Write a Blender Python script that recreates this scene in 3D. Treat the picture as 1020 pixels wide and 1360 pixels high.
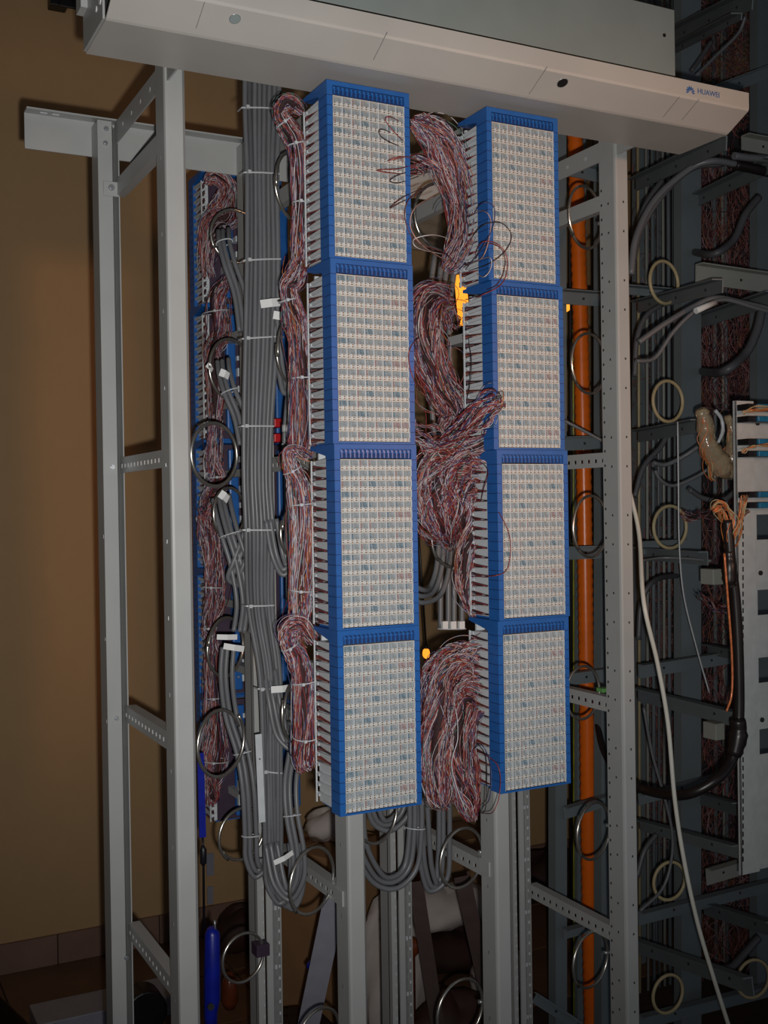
import bpy, math, random
import numpy as np
from mathutils import Vector, Matrix

for o in list(bpy.data.objects): bpy.data.objects.remove(o, do_unlink=True)
SC = bpy.context.scene
COL = SC.collection
V = Vector
# ------------------------------------------------------------------ camera
FPX, YAW, PITCH, ROLL, EYE = 1471.85, 0.4742, 0.0067, -0.0156, 1.45
_cy, _sy = math.cos(YAW), math.sin(YAW)
FWD = V((_sy*math.cos(PITCH), _cy*math.cos(PITCH), -math.sin(PITCH)))
_r0 = V((_cy, -_sy, 0)); _u0 = _r0.cross(FWD)
RGT = (_r0*math.cos(ROLL) + _u0*math.sin(ROLL)).normalized()
UPV = (_u0*math.cos(ROLL) - _r0*math.sin(ROLL)).normalized()
CAM = V((0, 0, EYE))
cd = bpy.data.cameras.new('camera'); cam = bpy.data.objects.new('camera', cd); COL.objects.link(cam)
cd.sensor_fit = 'VERTICAL'; cd.sensor_height = 24; cd.sensor_width = 18
cd.lens = FPX/1360*24; cd.clip_start = 0.02; cd.clip_end = 60
cam.matrix_world = Matrix(((RGT.x, UPV.x, -FWD.x, 0), (RGT.y, UPV.y, -FWD.y, 0), (RGT.z, UPV.z, -FWD.z, EYE), (0, 0, 0, 1)))
SC.camera = cam
# ------------------------------------------------------------------ world, lights, exposure
w = bpy.data.worlds.new('room_light'); SC.world = w; w.use_nodes = True
w.node_tree.nodes['Background'].inputs[0].default_value = (0.75, 0.85, 1.0, 1)
w.node_tree.nodes['Background'].inputs[1].default_value = 0.14
SC.view_settings.view_transform = 'Standard'
try: SC.view_settings.look = 'None'
except Exception: pass
SC.view_settings.gamma = 1; SC.view_settings.exposure = 0.0; SC.view_settings.use_curve_mapping = False
def spot(name, loc, aim, energy, size, blend, radius, col):
    l = bpy.data.lights.new(name, 'SPOT'); l.energy = energy; l.spot_size = math.radians(size); l.spot_blend = blend
    l.shadow_soft_size = radius; l.color = col
    o = bpy.data.objects.new(name, l); COL.objects.link(o); o.location = loc
    o.rotation_euler = (V(aim)-V(loc)).to_track_quat('-Z', 'Y').to_euler(); return o
# the camera's own flash, a little right of and below the lens
flash_at = CAM + RGT*0.022 - UPV*0.034
spot('flash', flash_at, CAM + FWD*2 - RGT*0.10 + UPV*0.16, 88, 84, 1.0, 0.008, (1, 0.985, 0.95))
# added warm fill behind the photographer on the right, tinting beam and right post
spot('warm_fill', (1.9, -1.0, 1.75), (1.25, 1.5, 1.75), 75, 34, 1.0, 0.12, (1, 0.5, 0.24))

# ------------------------------------------------------------------ helpers
def ray(px, py): return FWD + RGT*((px-510)/FPX) + UPV*((680-py)/FPX)
SHIFT = 0.0                                             # brings the far rack's depths forward as one
def P(px, py, Y): d = ray(px, py); return CAM + d*((Y-SHIFT)/d.y)
def PX(px, py, X): d = ray(px, py); return CAM + d*(X/d.x)
def mpp(px, Y): return ((Y-SHIFT)/ray(px, 680).y)/FPX          # metres per picture pixel at that depth
def srgb(c):
    return tuple((x/255/12.92 if x/255 <= 0.04045 else ((x/255+0.055)/1.055)**2.4) for x in c)
def mat(name, rgb, rough=0.5, metal=0.0, var=0.12, scale=30, bump=0.0, emit=0, spec=0.5, alpha=None, trans=0, detail=4):
    m = bpy.data.materials.new(name); m.use_nodes = True
    nt = m.node_tree; b = nt.nodes['Principled BSDF']
    c = srgb(rgb); b.inputs['Roughness'].default_value = rough; b.inputs['Metallic'].default_value = metal
    b.inputs['Specular IOR Level'].default_value = spec
    tc = nt.nodes.new('ShaderNodeTexCoord'); n = nt.nodes.new('ShaderNodeTexNoise')
    n.inputs['Scale'].default_value = scale; n.inputs['Detail'].default_value = detail
    nt.links.new(tc.outputs['Object'], n.inputs['Vector'])
    r = nt.nodes.new('ShaderNodeValToRGB'); nt.links.new(n.outputs['Fac'], r.inputs['Fac'])
    r.color_ramp.elements[0].position = 0.3; r.color_ramp.elements[1].position = 0.7
    r.color_ramp.elements[0].color = tuple(x*(1-var) for x in c)+(1,)
    r.color_ramp.elements[1].color = tuple(min(1, x*(1+var)) for x in c)+(1,)
    nt.links.new(r.outputs['Color'], b.inputs['Base Color'])
    if bump:
        bp = nt.nodes.new('ShaderNodeBump'); bp.inputs['Strength'].default_value = bump; bp.inputs['Distance'].default_value = 0.002
        nt.links.new(n.outputs['Fac'], bp.inputs['Height']); nt.links.new(bp.outputs['Normal'], b.inputs['Normal'])
    if emit:
        b.inputs['Emission Color'].default_value = c+(1,); b.inputs['Emission Strength'].default_value = emit
    if trans: b.inputs['Transmission Weight'].default_value = trans
    if alpha is not None: b.inputs['Alpha'].default_value = alpha
    return m
M = dict(
 paint=mat('rack_paint', (168, 169, 168), .38, var=.05, scale=9),
 paint2=mat('beam_paint', (186, 181, 175), .36, var=.05, scale=7),
 panelp=mat('panel_paint', (138, 148, 146), .5, var=.05, scale=12),
 dark=mat('dark_gap', (16, 12, 14), .7),
 hole=mat('hole_dark', (40, 38, 38), .8),
 steel=mat('zinc_steel', (175, 178, 182), .35, metal=.7, var=.1, scale=60),
 chrome=mat('chrome', (196, 192, 186), .28, metal=.9, var=.05),
 blue=mat('blue_plastic', (34, 92, 162), .38, var=.08, scale=40, spec=.4),
 bdark=mat('blue_groove', (16, 48, 100), .5),
 bteeth=mat('blue_comb', (38, 96, 166), .28, var=.2, scale=300),
 white=mat('white_plastic', (198, 202, 206), .4, var=.06, scale=60),
 cream=mat('cream_plastic', (200, 195, 188), .42, var=.1, scale=200),
 tileA=mat('clear_tile', (150, 156, 160), .12, var=.16, scale=260, spec=.9),
 tileB=mat('clear_tile_blue', (116, 134, 146), .12, var=.3, scale=260, spec=.9),
 tileC=mat('clear_tile_pink', (158, 138, 138), .12, var=.25, scale=260, spec=.9),
 contact=mat('brass_contact', (84, 54, 40), .4, metal=.4, var=.4, scale=300),
 cable=mat('grey_cable', (106, 107, 111), .38, var=.06, scale=25, spec=.45),
 cabled=mat('grey_cable_dark', (84, 84, 88), .45, var=.08, scale=25),
 cablew=mat('white_cable', (205, 202, 192), .4, var=.05),
 cableb=mat('black_cable', (34, 28, 28), .35, var=.2),
 beige=mat('beige_ring', (176, 160, 124), .45, var=.15, scale=20),
 tie=mat('cable_tie', (190, 192, 196), .3, var=.05),
 paper=mat('paper_tag', (226, 226, 226), .7, var=.04),
 wall=mat('wall_paint', (184, 148, 106), .75, var=.02, scale=14, bump=.15),
 ceil=mat('ceiling_paint', (170, 165, 155), .8),
 floor=mat('floor_tile', (112, 80, 58), .45, var=.2, scale=5),
 floorj=mat('floor_joint', (60, 44, 34), .8),
 skirt=mat('skirting_tile', (132, 102, 88), .5, var=.12, scale=6),
 orange=mat('orange_duct', (226, 104, 20), .32, var=.12, scale=14),
 rpaint=mat('far_rack_paint', (108, 116, 120), .5, var=.1, scale=8),
 rpaint2=mat('far_rack_paint_light', (146, 147, 140), .5, var=.08, scale=8),
 card=mat('cardboard', (150, 112, 76), .85, var=.12, scale=9),
 cloth=mat('white_bag', (200, 188, 182), .8, var=.08, scale=9, bump=.4),
 dkred=mat('dark_red_bag', (52, 26, 22), .7, var=.3, scale=9),
 bluebag=mat('blue_tool', (16, 30, 140), .35, var=.2, scale=40),
 amber=mat('amber_lamp', (255, 158, 48), .4, emit=1.35, var=.25, scale=40),
 warmlit=mat('lit_cream', (190, 165, 140), .6, var=.1),
 copper=mat('copper_wire', (214, 124, 76), .3, metal=.3, var=.35, scale=120),
 wrap=mat('plastic_wrap', (238, 216, 182), .12, var=.1, trans=.72, bump=.8, scale=90, spec=.8),
 teal=mat('teal_connector', (30, 110, 150), .3, var=.2, scale=90),
 alu=mat('aluminium', (190, 192, 192), .35, metal=.0, var=.08, scale=40),
 lilac=mat('painted_tube', (150, 150, 162), .35, var=.06),
 brownbar=mat('brown_bar', (88, 72, 70), .5, var=.1),
 black=mat('black_plastic', (22, 20, 26), .4, var=.2),
 redp=mat('red_plastic', (190, 24, 30), .4, var=.1),
 logo=mat('logo_print', (58, 100, 160), .5, var=.02),
 purple=mat('dark_purple', (58, 40, 60), .6, var=.2),
 ygreen=mat('earth_wire', (150, 150, 40), .4, var=.3, scale=40),
)
WC = [(140, 54, 52), (164, 92, 86), (88, 34, 40), (200, 192, 196), (160, 154, 168), (62, 68, 110), (100, 82, 116), (48, 42, 44), (178, 104, 54), (84, 118, 110), (190, 150, 140)]
WM = [mat('wire_%d' % i, c, .42, var=.15, scale=60) for i, c in enumerate(WC)]
WW = [20, 13, 12, 14, 11, 8, 7, 8, 3, 3, 7]
FC = [(150, 84, 84), (124, 72, 76), (160, 130, 134), (100, 72, 78), (150, 100, 76)]
FM = [mat('old_wire_%d' % i, c, .6, var=.2, scale=60) for i, c in enumerate(FC)]

class MB:
    def __init__(s): s.v = []; s.f = []; s.m = []; s.sm = []
    def add(s, vs, fs, m=0, smooth=False):
        k = len(s.v); s.v += [tuple(x) for x in vs]
        for f in fs: s.f.append(tuple(i+k for i in f)); s.m.append(m); s.sm.append(smooth)
        return s
    def hexa(s, c, m=0): return s.add(c, [(0, 3, 2, 1), (4, 5, 6, 7), (0, 1, 5, 4), (1, 2, 6, 5), (2, 3, 7, 6), (3, 0, 4, 7)], m)
    def box(s, x0, x1, y0, y1, z0, z1, m=0):
        return s.hexa([(x0, y0, z0), (x1, y0, z0), (x1, y1, z0), (x0, y1, z0), (x0, y0, z1), (x1, y0, z1), (x1, y1, z1), (x0, y1, z1)], m)
    def bar(s, a, b, wd, th, up=V((0, 0, 1)), m=0):      # beam a->b, wd along 'up', th across
        a = V(a); b = V(b); t = (b-a).normalized(); sd = t.cross(up).normalized(); u = sd.cross(t).normalized()
        c = []
        for q in (a, b):
            c += [q-sd*th/2-u*wd/2, q+sd*th/2-u*wd/2, q+sd*th/2+u*wd/2, q-sd*th/2+u*wd/2]
        return s.hexa(c, m)
    def prism(s, prof, x0, x1, m=0):                     # closed (y,z) profile swept along x
        n = len(prof); vs = [(x0, y, z) for y, z in prof]+[(x1, y, z) for y, z in prof]
        return s.add(vs, [(i, (i+1) % n, (i+1) % n+n, i+n) for i in range(n)]+[tuple(range(n-1, -1, -1)), tuple(range(n, 2*n))], m)
    def tube(s, pts, r, n=8, m=0, cap=True, closed=False):
        pts = [V(p) for p in pts]; N = len(pts); k = len(s.v)
        rr = r if hasattr(r, '__len__') else [r]*N
        t0 = (pts[1]-pts[0]).normalized(); u = t0.orthogonal().normalized()
        for i, p in enumerate(pts):
            a = pts[i-1] if (i or closed) else p; b = pts[(i+1) % N] if (i < N-1 or closed) else p
            t = (b-a).normalized(); u = (u-t*u.dot(t)).normalized(); w_ = t.cross(u)
            for j in range(n):
                an = 2*math.pi*j/n; s.v.append(tuple(p+(u*math.cos(an)+w_*math.sin(an))*rr[i]))
        for i in range(N if closed else N-1):
            for j in range(n):
                a = k+i*n+j; b = k+i*n+(j+1) % n; i2 = (i+1) % N
                s.f.append((a, b, k+i2*n+(j+1) % n, k+i2*n+j)); s.m.append(m); s.sm.append(True)
        if cap and not closed:
            s.f.append(tuple(range(k+n-1, k-1, -1))); s.m.append(m); s.sm.append(False)
            s.f.append(tuple(range(k+(N-1)*n, k+N*n))); s.m.append(m); s.sm.append(False)
        return s
    def disc(s, c, ax, r, h, n=12, m=0):
        c = V(c); ax = V(ax).normalized(); return s.tube([c-ax*h/2, c+ax*h/2], r, n, m)
    def mesh(s, name, mats):
        me = bpy.data.meshes.new(name); me.from_pydata(s.v, [], s.f)
        for x in (mats if isinstance(mats, (list, tuple)) else [mats]): me.materials.append(x)
        me.polygons.foreach_set('material_index', s.m); me.polygons.foreach_set('use_smooth', s.sm); me.update(); return me
    def build(s, name, mats, parent=None, bevel=0, loc=None):
        o = link(name, s.mesh(name, mats), parent)
        if loc is not None: o.location = loc
        if bevel:
            b = o.modifiers.new('edge', 'BEVEL'); b.width = bevel; b.segments = 2; b.limit_method = 'ANGLE'
        return o
def link(name, data, parent=None):
    o = bpy.data.objects.new(name, data); COL.objects.link(o)
    if parent: o.parent = parent; o.matrix_parent_inverse = Matrix.Translation(-parent.location) if False else Matrix()
    return o
def tag(o, label, cat, group=None, kind=None):
    if label: o['label'] = label
    if cat: o['category'] = cat
    if group: o['group'] = group
    if kind: o['kind'] = kind
    return o
def thing(name, label, cat, loc=(0, 0, 0), group=None):
    o = bpy.data.objects.new(name, None); COL.objects.link(o); o.location = loc; o.empty_display_size = .05
    return tag(o, label, cat, group)
def part(mb, name, mats, root, bevel=0, label=None):      # world-space mesh under a thing
    off = V(root.location)
    if root.parent: off = off + V(root.parent.location)
    mb.v = [tuple(V(v)-off) for v in mb.v]
    o = mb.build(name, mats, root, bevel)
    if label: o['label'] = label
    return o
def struct(mb, name, mats, bevel=0):
    o = mb.build(name, mats, None, bevel); o['kind'] = 'structure'; return o
def spline(c, n=10, cols=None):
    c = np.array(c, float); N = len(c)
    q = np.vstack([2*c[0]-c[1], c, 2*c[-1]-c[-2]]); out = []
    for i in range(N-1):
        p0, p1, p2, p3 = q[i:i+4]
        for k in range(n):
            t = k/n; out.append(.5*((2*p1)+(-p0+p2)*t+(2*p0-5*p1+4*p2-p3)*t*t+(-p0+3*p1-3*p2+p3)*t**3))
    out.append(c[-1]); return np.array(out)
def path(pp, n=8): return [V(x) for x in spline([P(*q) for q in pp], n)]

def wires_mesh(name, paths, rad, mi, mats, sides=3):
    """paths (W,N,3); mi (W,N-1) material index. One mesh of many thin tubes."""
    W, N, _ = paths.shape
    T = np.gradient(paths, axis=1); T /= np.linalg.norm(T, axis=2, keepdims=True)+1e-9
    u = np.cross(T[:, 0], np.array([.31, .2, .93])); u /= np.linalg.norm(u, axis=1, keepdims=True)+1e-9
    ring = np.zeros((W, N, sides, 3))
    for i in range(N):
        t = T[:, i]; u = u-t*(u*t).sum(1, keepdims=True); u /= np.linalg.norm(u, axis=1, keepdims=True)+1e-9
        w_ = np.cross(t, u)
        for j in range(sides):
            a = 2*math.pi*j/sides; ring[:, i, j] = paths[:, i]+(u*math.cos(a)+w_*math.sin(a))*rad
    vs = ring.reshape(-1, 3)
    idx = np.arange(W*N*sides).reshape(W, N, sides)
    a = idx[:, :-1, :]; b = np.roll(a, -1, axis=2); d = idx[:, 1:, :]; c = np.roll(d, -1, axis=2)
    F = np.stack([a, b, c, d], axis=-1).reshape(-1, 4)
    me = bpy.data.meshes.new(name)
    me.vertices.add(len(vs)); me.vertices.foreach_set('co', vs.ravel())
    me.loops.add(F.size); me.loops.foreach_set('vertex_index', F.ravel())
    me.polygons.add(len(F)); me.polygons.foreach_set('loop_start', np.arange(0, F.size, 4)); 
    me.polygons.foreach_set('loop_total', np.full(len(F), 4))
    me.polygons.foreach_set('material_index', np.repeat(mi[:, :, None], sides, axis=2).ravel().astype(int))
    me.polygons.foreach_set('use_smooth', np.ones(len(F), bool))
    for x in mats: me.materials.append(x)
    me.update(calc_edges=True); me.validate(); return me
def wire_cols(rng, W, N, wts):
    wts = np.array(wts, float); wts /= wts.sum()
    a = rng.choice(len(wts), W, p=wts); b = rng.choice(len(wts), W, p=wts)
    b = np.where(rng.random(W) < .5, a, b)
    ph = rng.integers(0, 4, W)[:, None]; s = np.arange(N)[None, :]
    return np.where(((s+ph)//2) % 2 == 0, a[:, None], b[:, None])
def bundle_paths(ctrl, n, seed, spread=1.0, wob=.35, seg=9, flat=.8):
    """ctrl rows: (px, py, Y, radius_px). Wires wander inside the sleeve round the centreline."""
    rng = np.random.default_rng(seed)
    c = np.array([list(P(q[0], q[1], q[2]))+[q[3]*mpp(q[0], q[2])] for q in ctrl])
    s = spline(c, seg); cen = s[:, :3]; rad = np.maximum(s[:, 3], .0008); N = len(cen)
    T = np.gradient(cen, axis=0); T /= np.linalg.norm(T, axis=1, keepdims=True)
    A = np.cross(T, np.array(FWD)); A /= np.linalg.norm(A, axis=1, keepdims=True)+1e-9
    B = np.cross(T, A)
    t = np.linspace(0, 1, N)[None, :]
    def wn(m_, fmax):
        out = 0
        for j in range(3):
            f = rng.uniform(.4, fmax*(j+1)/3+.5, m_)[:, None]; ph = rng.random(m_)[:, None]*6.28
            out = out+np.sin(f*t*6.28+ph)/(j+1)
        return out*wob
    # wires run in small strands: each strand has its own course, the wires wind round it
    G = max(3, n//13); g = rng.integers(0, G, n)
    th = rng.random(G)*2*math.pi; rr = np.sqrt(rng.random(G))*spread
    gx = (rr*np.cos(th))[:, None]+wn(G, 2.0); gy = (rr*np.sin(th))[:, None]+wn(G, 2.0)
    w0 = rng.uniform(.05, .26, n)[:, None]*(1+.5*np.sin(t*6.28*rng.uniform(.5, 2, n)[:, None]+rng.random(n)[:, None]*6)); p0 = rng.random(n)[:, None]*6.28
    tw = rng.uniform(1.5, 3.5, G)[g][:, None]
    st_ = np.where(rng.random(n) < .10, 1.5, 0.12)[:, None]
    X = gx[g]+w0*np.cos(p0+tw*t*6.28)+wn(n, 2.5)*st_; Y = (gy[g]+w0*np.sin(p0+tw*t*6.28)+wn(n, 2.5)*st_)*flat
    pth = cen[None]+A[None]*(X*rad[None])[..., None]+B[None]*(Y*rad[None])[..., None]
    for i in range(n):                                   # ragged ends: every wire starts and stops at its own place
        ta = rng.random()*.10*(N-1); tb = (N-1)*(1-rng.random()*.10); tt = np.linspace(ta, tb, N); g = np.arange(N)
        pth[i] = np.stack([np.interp(tt, g, pth[i, :, c_]) for c_ in range(3)], axis=1)
    return pth, rng, cen, rad
def bundle(name, label, ctrl, n, seed, core=.55, wob=.3, r=.00062, group=None, ties=(), cat='wire bundle', seg=9, spread=1.0):
    root = thing(name, label, cat, P(*ctrl[0][:3]), group)
    pth, rng, cen, rad = bundle_paths(ctrl, n, seed, wob=wob, seg=seg, spread=spread)
    off = np.array(root.location)
    me = wires_mesh('wires', pth-off, r, wire_cols(rng, n, pth.shape[1]-1, WW), WM)
    o = link('wires', me, root); o['kind'] = 'stuff'
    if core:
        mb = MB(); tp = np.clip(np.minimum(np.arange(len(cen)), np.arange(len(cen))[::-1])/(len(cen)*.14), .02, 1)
        mb.tube([V(x) for x in cen], list(rad*core*tp), 8); part(mb, 'dark_core', M['wcore'], root)  # dark tube added inside the bundle, painted shade for the see-through gaps
    for k in ties:
        i = min(len(cen)-2, int(k*(len(cen)-1))); mb = MB(); t = V(cen[i+1]-cen[i]).normalized(); c_ = V(cen[i])
        a = t.orthogonal().normalized(); b = t.cross(a)
        mb.tube([c_+(a*math.cos(q)+b*math.sin(q))*rad[i]*1.08 for q in np.linspace(0, 6.283, 17)[:-1]], .0011, 5, closed=True)
        d = (a*a.dot(-FWD)+b*b.dot(-FWD)).normalized(); hd = c_+d*rad[i]*1.1
        mb.box(hd.x-.0022, hd.x+.0022, hd.y-.003, hd.y+.002, hd.z-.0022, hd.z+.0022)
        part(mb, 'cable_tie', M['tie'], root)
    return root
M['wcore'] = mat('core_shade', (50, 24, 26), .8, var=.45, scale=160)

# ------------------------------------------------------------------ the room
YW = 3.635
struct(MB().box(-2.5, 6.0, YW, YW+.15, 0, 3.4), 'wall_back', M['wall'])
struct(MB().box(6.0, 6.15, -2.5, YW+.15, 0, 3.4), 'wall_right', M['wall'])
struct(MB().box(-2.65, -2.5, -2.5, YW+.15, 0, 3.4), 'wall_left', M['wall'])
struct(MB().box(-2.65, 6.15, -2.5, YW+.15, 3.4, 3.5), 'ceiling', M['ceil'])
fl = struct(MB().box(-2.65, 6.15, -2.5, YW+.15, -.1, -.004), 'floor', M['floorj'])
tm = MB().box(.003, .327, .003, .327, -.006, 0).mesh('floor_tile', M['floor'])
for i in range(12):
    for j in range(3):
        o = link('floor_tile', tm, fl); o.location = (.15+i*.33, YW-.33*(j+1), 0)
bs = struct(MB().box(-2.5, 6.0, YW-.006, YW, 0, .092), 'baseboard_back', M['floorj'])
sm = MB().box(.002, .328, -.008, .004, .001, .094).mesh('skirting_tile', M['skirt'])
for i in range(9):
    o = link('skirting_tile', sm, bs); o.location = (.005+i*.33, YW-.006, 0)
b = MB(); q = P(76, -2, YW-.03); b.box(q.x-.025, q.x+.03, YW-.05, YW, q.z-.03, q.z+.06); b.box(q.x+.0, q.x+.055, YW-.06, YW-.05, q.z-.035, q.z+.0)
tag(b.build('wall_socket', M['black'], None, .003), 'small black fitting high on the brown wall at the top left edge', 'wall fitting')

# ------------------------------------------------------------------ the near rack
YF, XA, SP, PW, PD = 1.6446, .4812, .2866, .0331, .0481
YR = 1.965; BZ = 2.079
rack = thing('equipment_rack', 'pale grey steel distribution rack with perforated posts and wide header beam in the foreground', 'rack', (XA, YF, 0))
def front_post(k):
    x = XA+k*SP; b = MB(); t = .0035
    # rolled C section, open at the back
    b.prism([(YF, 0), (YF, 0), (YF, 0)], 0, 0) if False else None
    r = .005
    prof = [(x+r, YF), (x+PW-r, YF), (x+PW, YF+r), (x+PW, YF+PD), (x+PW-t, YF+PD), (x+PW-t, YF+r+.001), (x+PW-r-.001, YF+t), (x+r+.001, YF+t), (x+t, YF+r+.001), (x+t, YF+PD), (x, YF+PD), (x, YF+r), (x+.0015, YF+.0015)]
    n = len(prof); zt = 2.30
    vs = [(a, c, 0) for a, c in prof]+[(a, c, zt) for a, c in prof]
    b.add(vs, [(i, (i+1) % n, (i+1) % n+n, i+n) for i in range(n)])
    po = part(b, 'front_post', M['paint'], rack)
    h = MB(); nn = 0
    z = .06 if k else .1
    step = .0275 if k == 3 else .118
    while z < BZ-.03:
        if k == 3: h.box(x-.0006, x+.001, YF+PD-.008, YF+PD-.0045, z-.0022, z+.0022)
        else: h.box(x-.0006, x+.001, YF+PD*.52, YF+PD*.52+.003, z-.003, z+.003)
        z += step
    if k == 3:
        z = .1
        while z < BZ-.05:
            h.box(x+PW*.5, x+PW*.5+.0028, YF-.0006, YF+.001, z-.002, z+.002); h.box(x-.0006, x+.001, YF+PD*.42, YF+PD*.42+.003, z-.002, z+.002); z += .092 if int(z*20) % 3 else .055
    o = part(h, 'post_hole', M['hole'] if k == 3 else M['steel'], po); o['kind'] = 'stuff'
    o.location = -V(0 for _ in range(3)) if False else o.location
    return po
for k in range(4): front_post(k)
RX = [PX_ for PX_ in (.453, .727, 1.010, 1.300)]
for k, x in enumerate(RX):
    b = MB(); wd = .039 if k == 0 else .050
    # L section with a raised front flange and a perforated recessed web
    b.box(x, x+.003, YR-.002, YR+.045, 0, 2.135)
    f0 = .0 if k == 0 else .018
    b.box(x+.003 if k == 0 else x+f0, x+f0+(.022 if k == 0 else .012), YR-.002, YR+.002, 0, 2.135)
    if k: b.box(x, x+f0, YR+.010, YR+.013, 0, 2.135)
    if k == 0: b.box(x+.022, x+.025, YR-.002, YR+.012, 0, 2.135)
    xa_ = x+(.024 if k == 0 else .030)
    dd = .040 if k == 0 else .022; b.hexa([(xa_, YR+.002, 0), (x+wd, YR+dd, 0), (x+wd, YR+dd+.003, 0), (xa_, YR+.005, 0), (xa_, YR+.002, 2.135), (x+wd, YR+dd, 2.135), (x+wd, YR+dd+.003, 2.135), (xa_, YR+.005, 2.135)]); b.box(x+wd-.002, x+wd, YR+.004, YR+.045, 0, 2.135)
    po = part(b, 'rear_post', M['paint'], rack)
    h = MB()
    if k:
        z = .1
        while z < 1.0:
            h.box(x+f0-.004, x+f0-.0015, YR+.008, YR+.011, z-.003, z+.003); h.box(x+wd-.005, x+wd-.002, YR+.0075, YR+.01, z-.003, z+.003)
            if int(z*44) % 5 == 0: h.box(x+wd-.012, x+wd-.008, YR+.0075, YR+.01, z-.004, z+.004)
            z += .0225
    else:
        for py in (713, 850, 1020-60): 
            z = P(130, py, YR).z; h.box(x-.0005, x+.002, YR+.004, YR+.008, z-.003, z+.003)
    o = part(h, 'post_hole', M['tie'], po); o['kind'] = 'stuff'
# header beam: lip, 45 degree face, underside, back; ends open to the left
bx0, bx1 = .3433, 1.4116
prof = [(1.380, 2.134), (1.380, 2.108), (1.3815, 2.104), (1.4275, 2.0805), (1.432, 2.079), (1.549, 2.079), (1.549, 2.150), (1.546, 2.150), (1.546, 2.082), (1.433, 2.082), (1.430, 2.0835), (1.384, 2.106), (1.383, 2.109), (1.383, 2.131), (1.41, 2.131), (1.41, 2.134)]
bm = MB(); bm.prism(prof, bx0, bx1)
beam = part(bm, 'header_beam', M['paint2'], rack)
bm = MB(); bm.hexa([(bx1-.003, 1.383, 2.108), (bx1, 1.383, 2.108), (bx1, 1.43, 2.082), (bx1-.003, 1.43, 2.082), (bx1-.003, 1.383, 2.131), (bx1, 1.383, 2.131), (bx1, 1.546, 2.131), (bx1-.003, 1.546, 2.131)])
part(bm, 'end_cap', M['paint2'], beam)
# seams and round holes in the sloping face
def on_slope(px, py):
    # intersect ray with the sloping plane y=1.3815..1.4275, z=2.104..2.0805
    d = ray(px, py); n = V((0, 2.0805-2.104, -(1.4275-1.3815))); p0 = V((0, 1.3815, 2.104)); t = (p0-CAM).dot(n)/d.dot(n); return CAM+d*t, n.normalized()
sb = MB()
for (xa, ya, xb, yb) in ((511, 42, 499, 80), (723, 88, 706, 126), (899, 128, 884, 156), (925, 131, 909, 160), (270, 2, 262, 38)):
    a, n = on_slope(xa, ya); c, _ = on_slope(xb, yb); c.x = a.x = (a.x+c.x)/2
    sb.bar(a, c, .0006, .0006)
o = part(sb, 'seam', M['cabled'], beam)
for px, py, mm in ((312, 25, 'panelp'), (747, 110, 'dark')):
    a, n = on_slope(px, py); hb = MB(); hb.disc(a, n, 7*mpp(px, 1.42), .0012, 20)
    part(hb, 'round_hole', M[mm], beam, label='dark round hole' if mm == 'dark' else 'pale round hole')
    hb = MB(); u = V((1, 0, 0)); w_ = n.cross(u)
    hb.tube([a+(u*math.cos(q)+w_*math.sin(q))*7.3*mpp(px, 1.42) for q in np.linspace(0, 6.283, 21)[:-1]], .0006, 5, closed=True); part(hb, 'hole_rim', M['steel'], beam)
# printed logo on the lip
lg = P(912, 121, 1.3795)
fc = bpy.data.curves.new('logo_lettering', 'FONT'); fc.body = 'HUAWEI'; fc.size = .0125; fc.extrude = .0002; fc.materials.append(M['logo'])
lo = bpy.data.objects.new('logo_lettering', fc); COL.objects.link(lo); lo.parent = beam
lo.location = V((lg.x+.023, 1.3794, 2.1155))-V(rack.location); lo.rotation_euler = (math.pi/2, 0, 0)
bpy.context.view_layer.update()
lm = bpy.data.meshes.new_from_object(lo.evaluated_get(bpy.context.evaluated_depsgraph_get())); loc_, rot_ = lo.location.copy(), lo.rotation_euler.copy()
bpy.data.objects.remove(lo, do_unlink=True); lo = link('logo_lettering', lm, beam); lo.location = loc_; lo.rotation_euler = rot_
pb = MB()
for k in range(8):
    a = math.radians(-12+k*204/7); c = V((lg.x+.008, 1.3795, 2.1155)); d = V((math.cos(a), 0, math.sin(a))); e = V((-d.z, 0, d.x))
    pts = [c+d*.002, c+d*.007+e*.0015, c+d*.0098, c+d*.007-e*.0015]
    pb.add([p+V((0, -.0003, 0)) for p in pts]+[p+V((0, .0003, 0)) for p in pts], [(0, 1, 2, 3), (7, 6, 5, 4), (0, 4, 5, 1), (1, 5, 6, 2), (2, 6, 7, 3), (3, 7, 4, 0)])
part(pb, 'petal_emblem', M['logo'], beam)
# grey cover panel above the beam
pn = MB(); a = P(897, 98, 1.50); pn.box(.35, a.x, 1.50, 1.515, 2.196, 2.312)
pno = part(pn, 'cover_panel', M['panelp'], rack, .001, label='grey green cover panel above the beam')
h = MB(); q = P(882, 47, 1.50); h.disc(q, (0, 1, 0), .0032, .003, 12); part(h, 'panel_hole', M['dark'], pno)
pn = MB(); pn.box(.35, bx1-.01, 1.515, 1.54, 2.10, 2.196); part(pn, 'gap_strip', M['dark'], rack)  # dark filler; the shade of the gap under the panel is its colour
# left end fitting at the beam
pn = MB(); pn.box(bx0-.003, bx0, 1.435, 1.549, 2.082, 2.30); pn.box(bx0-.012, bx0-.003, 1.52, 1.549, 2.13, 2.15); part(pn, 'end_bracket', M['paint'], rack)
h = MB(); q = PX(128, 12, bx0-.003); h.disc(q, (1, 0, 0), .004, .002, 10); q = PX(133, 0, bx0-.003); h.disc(q, (1, 0, 0), .006, .002, 10); part(h, 'end_hole', M['paper'], rack)
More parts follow.
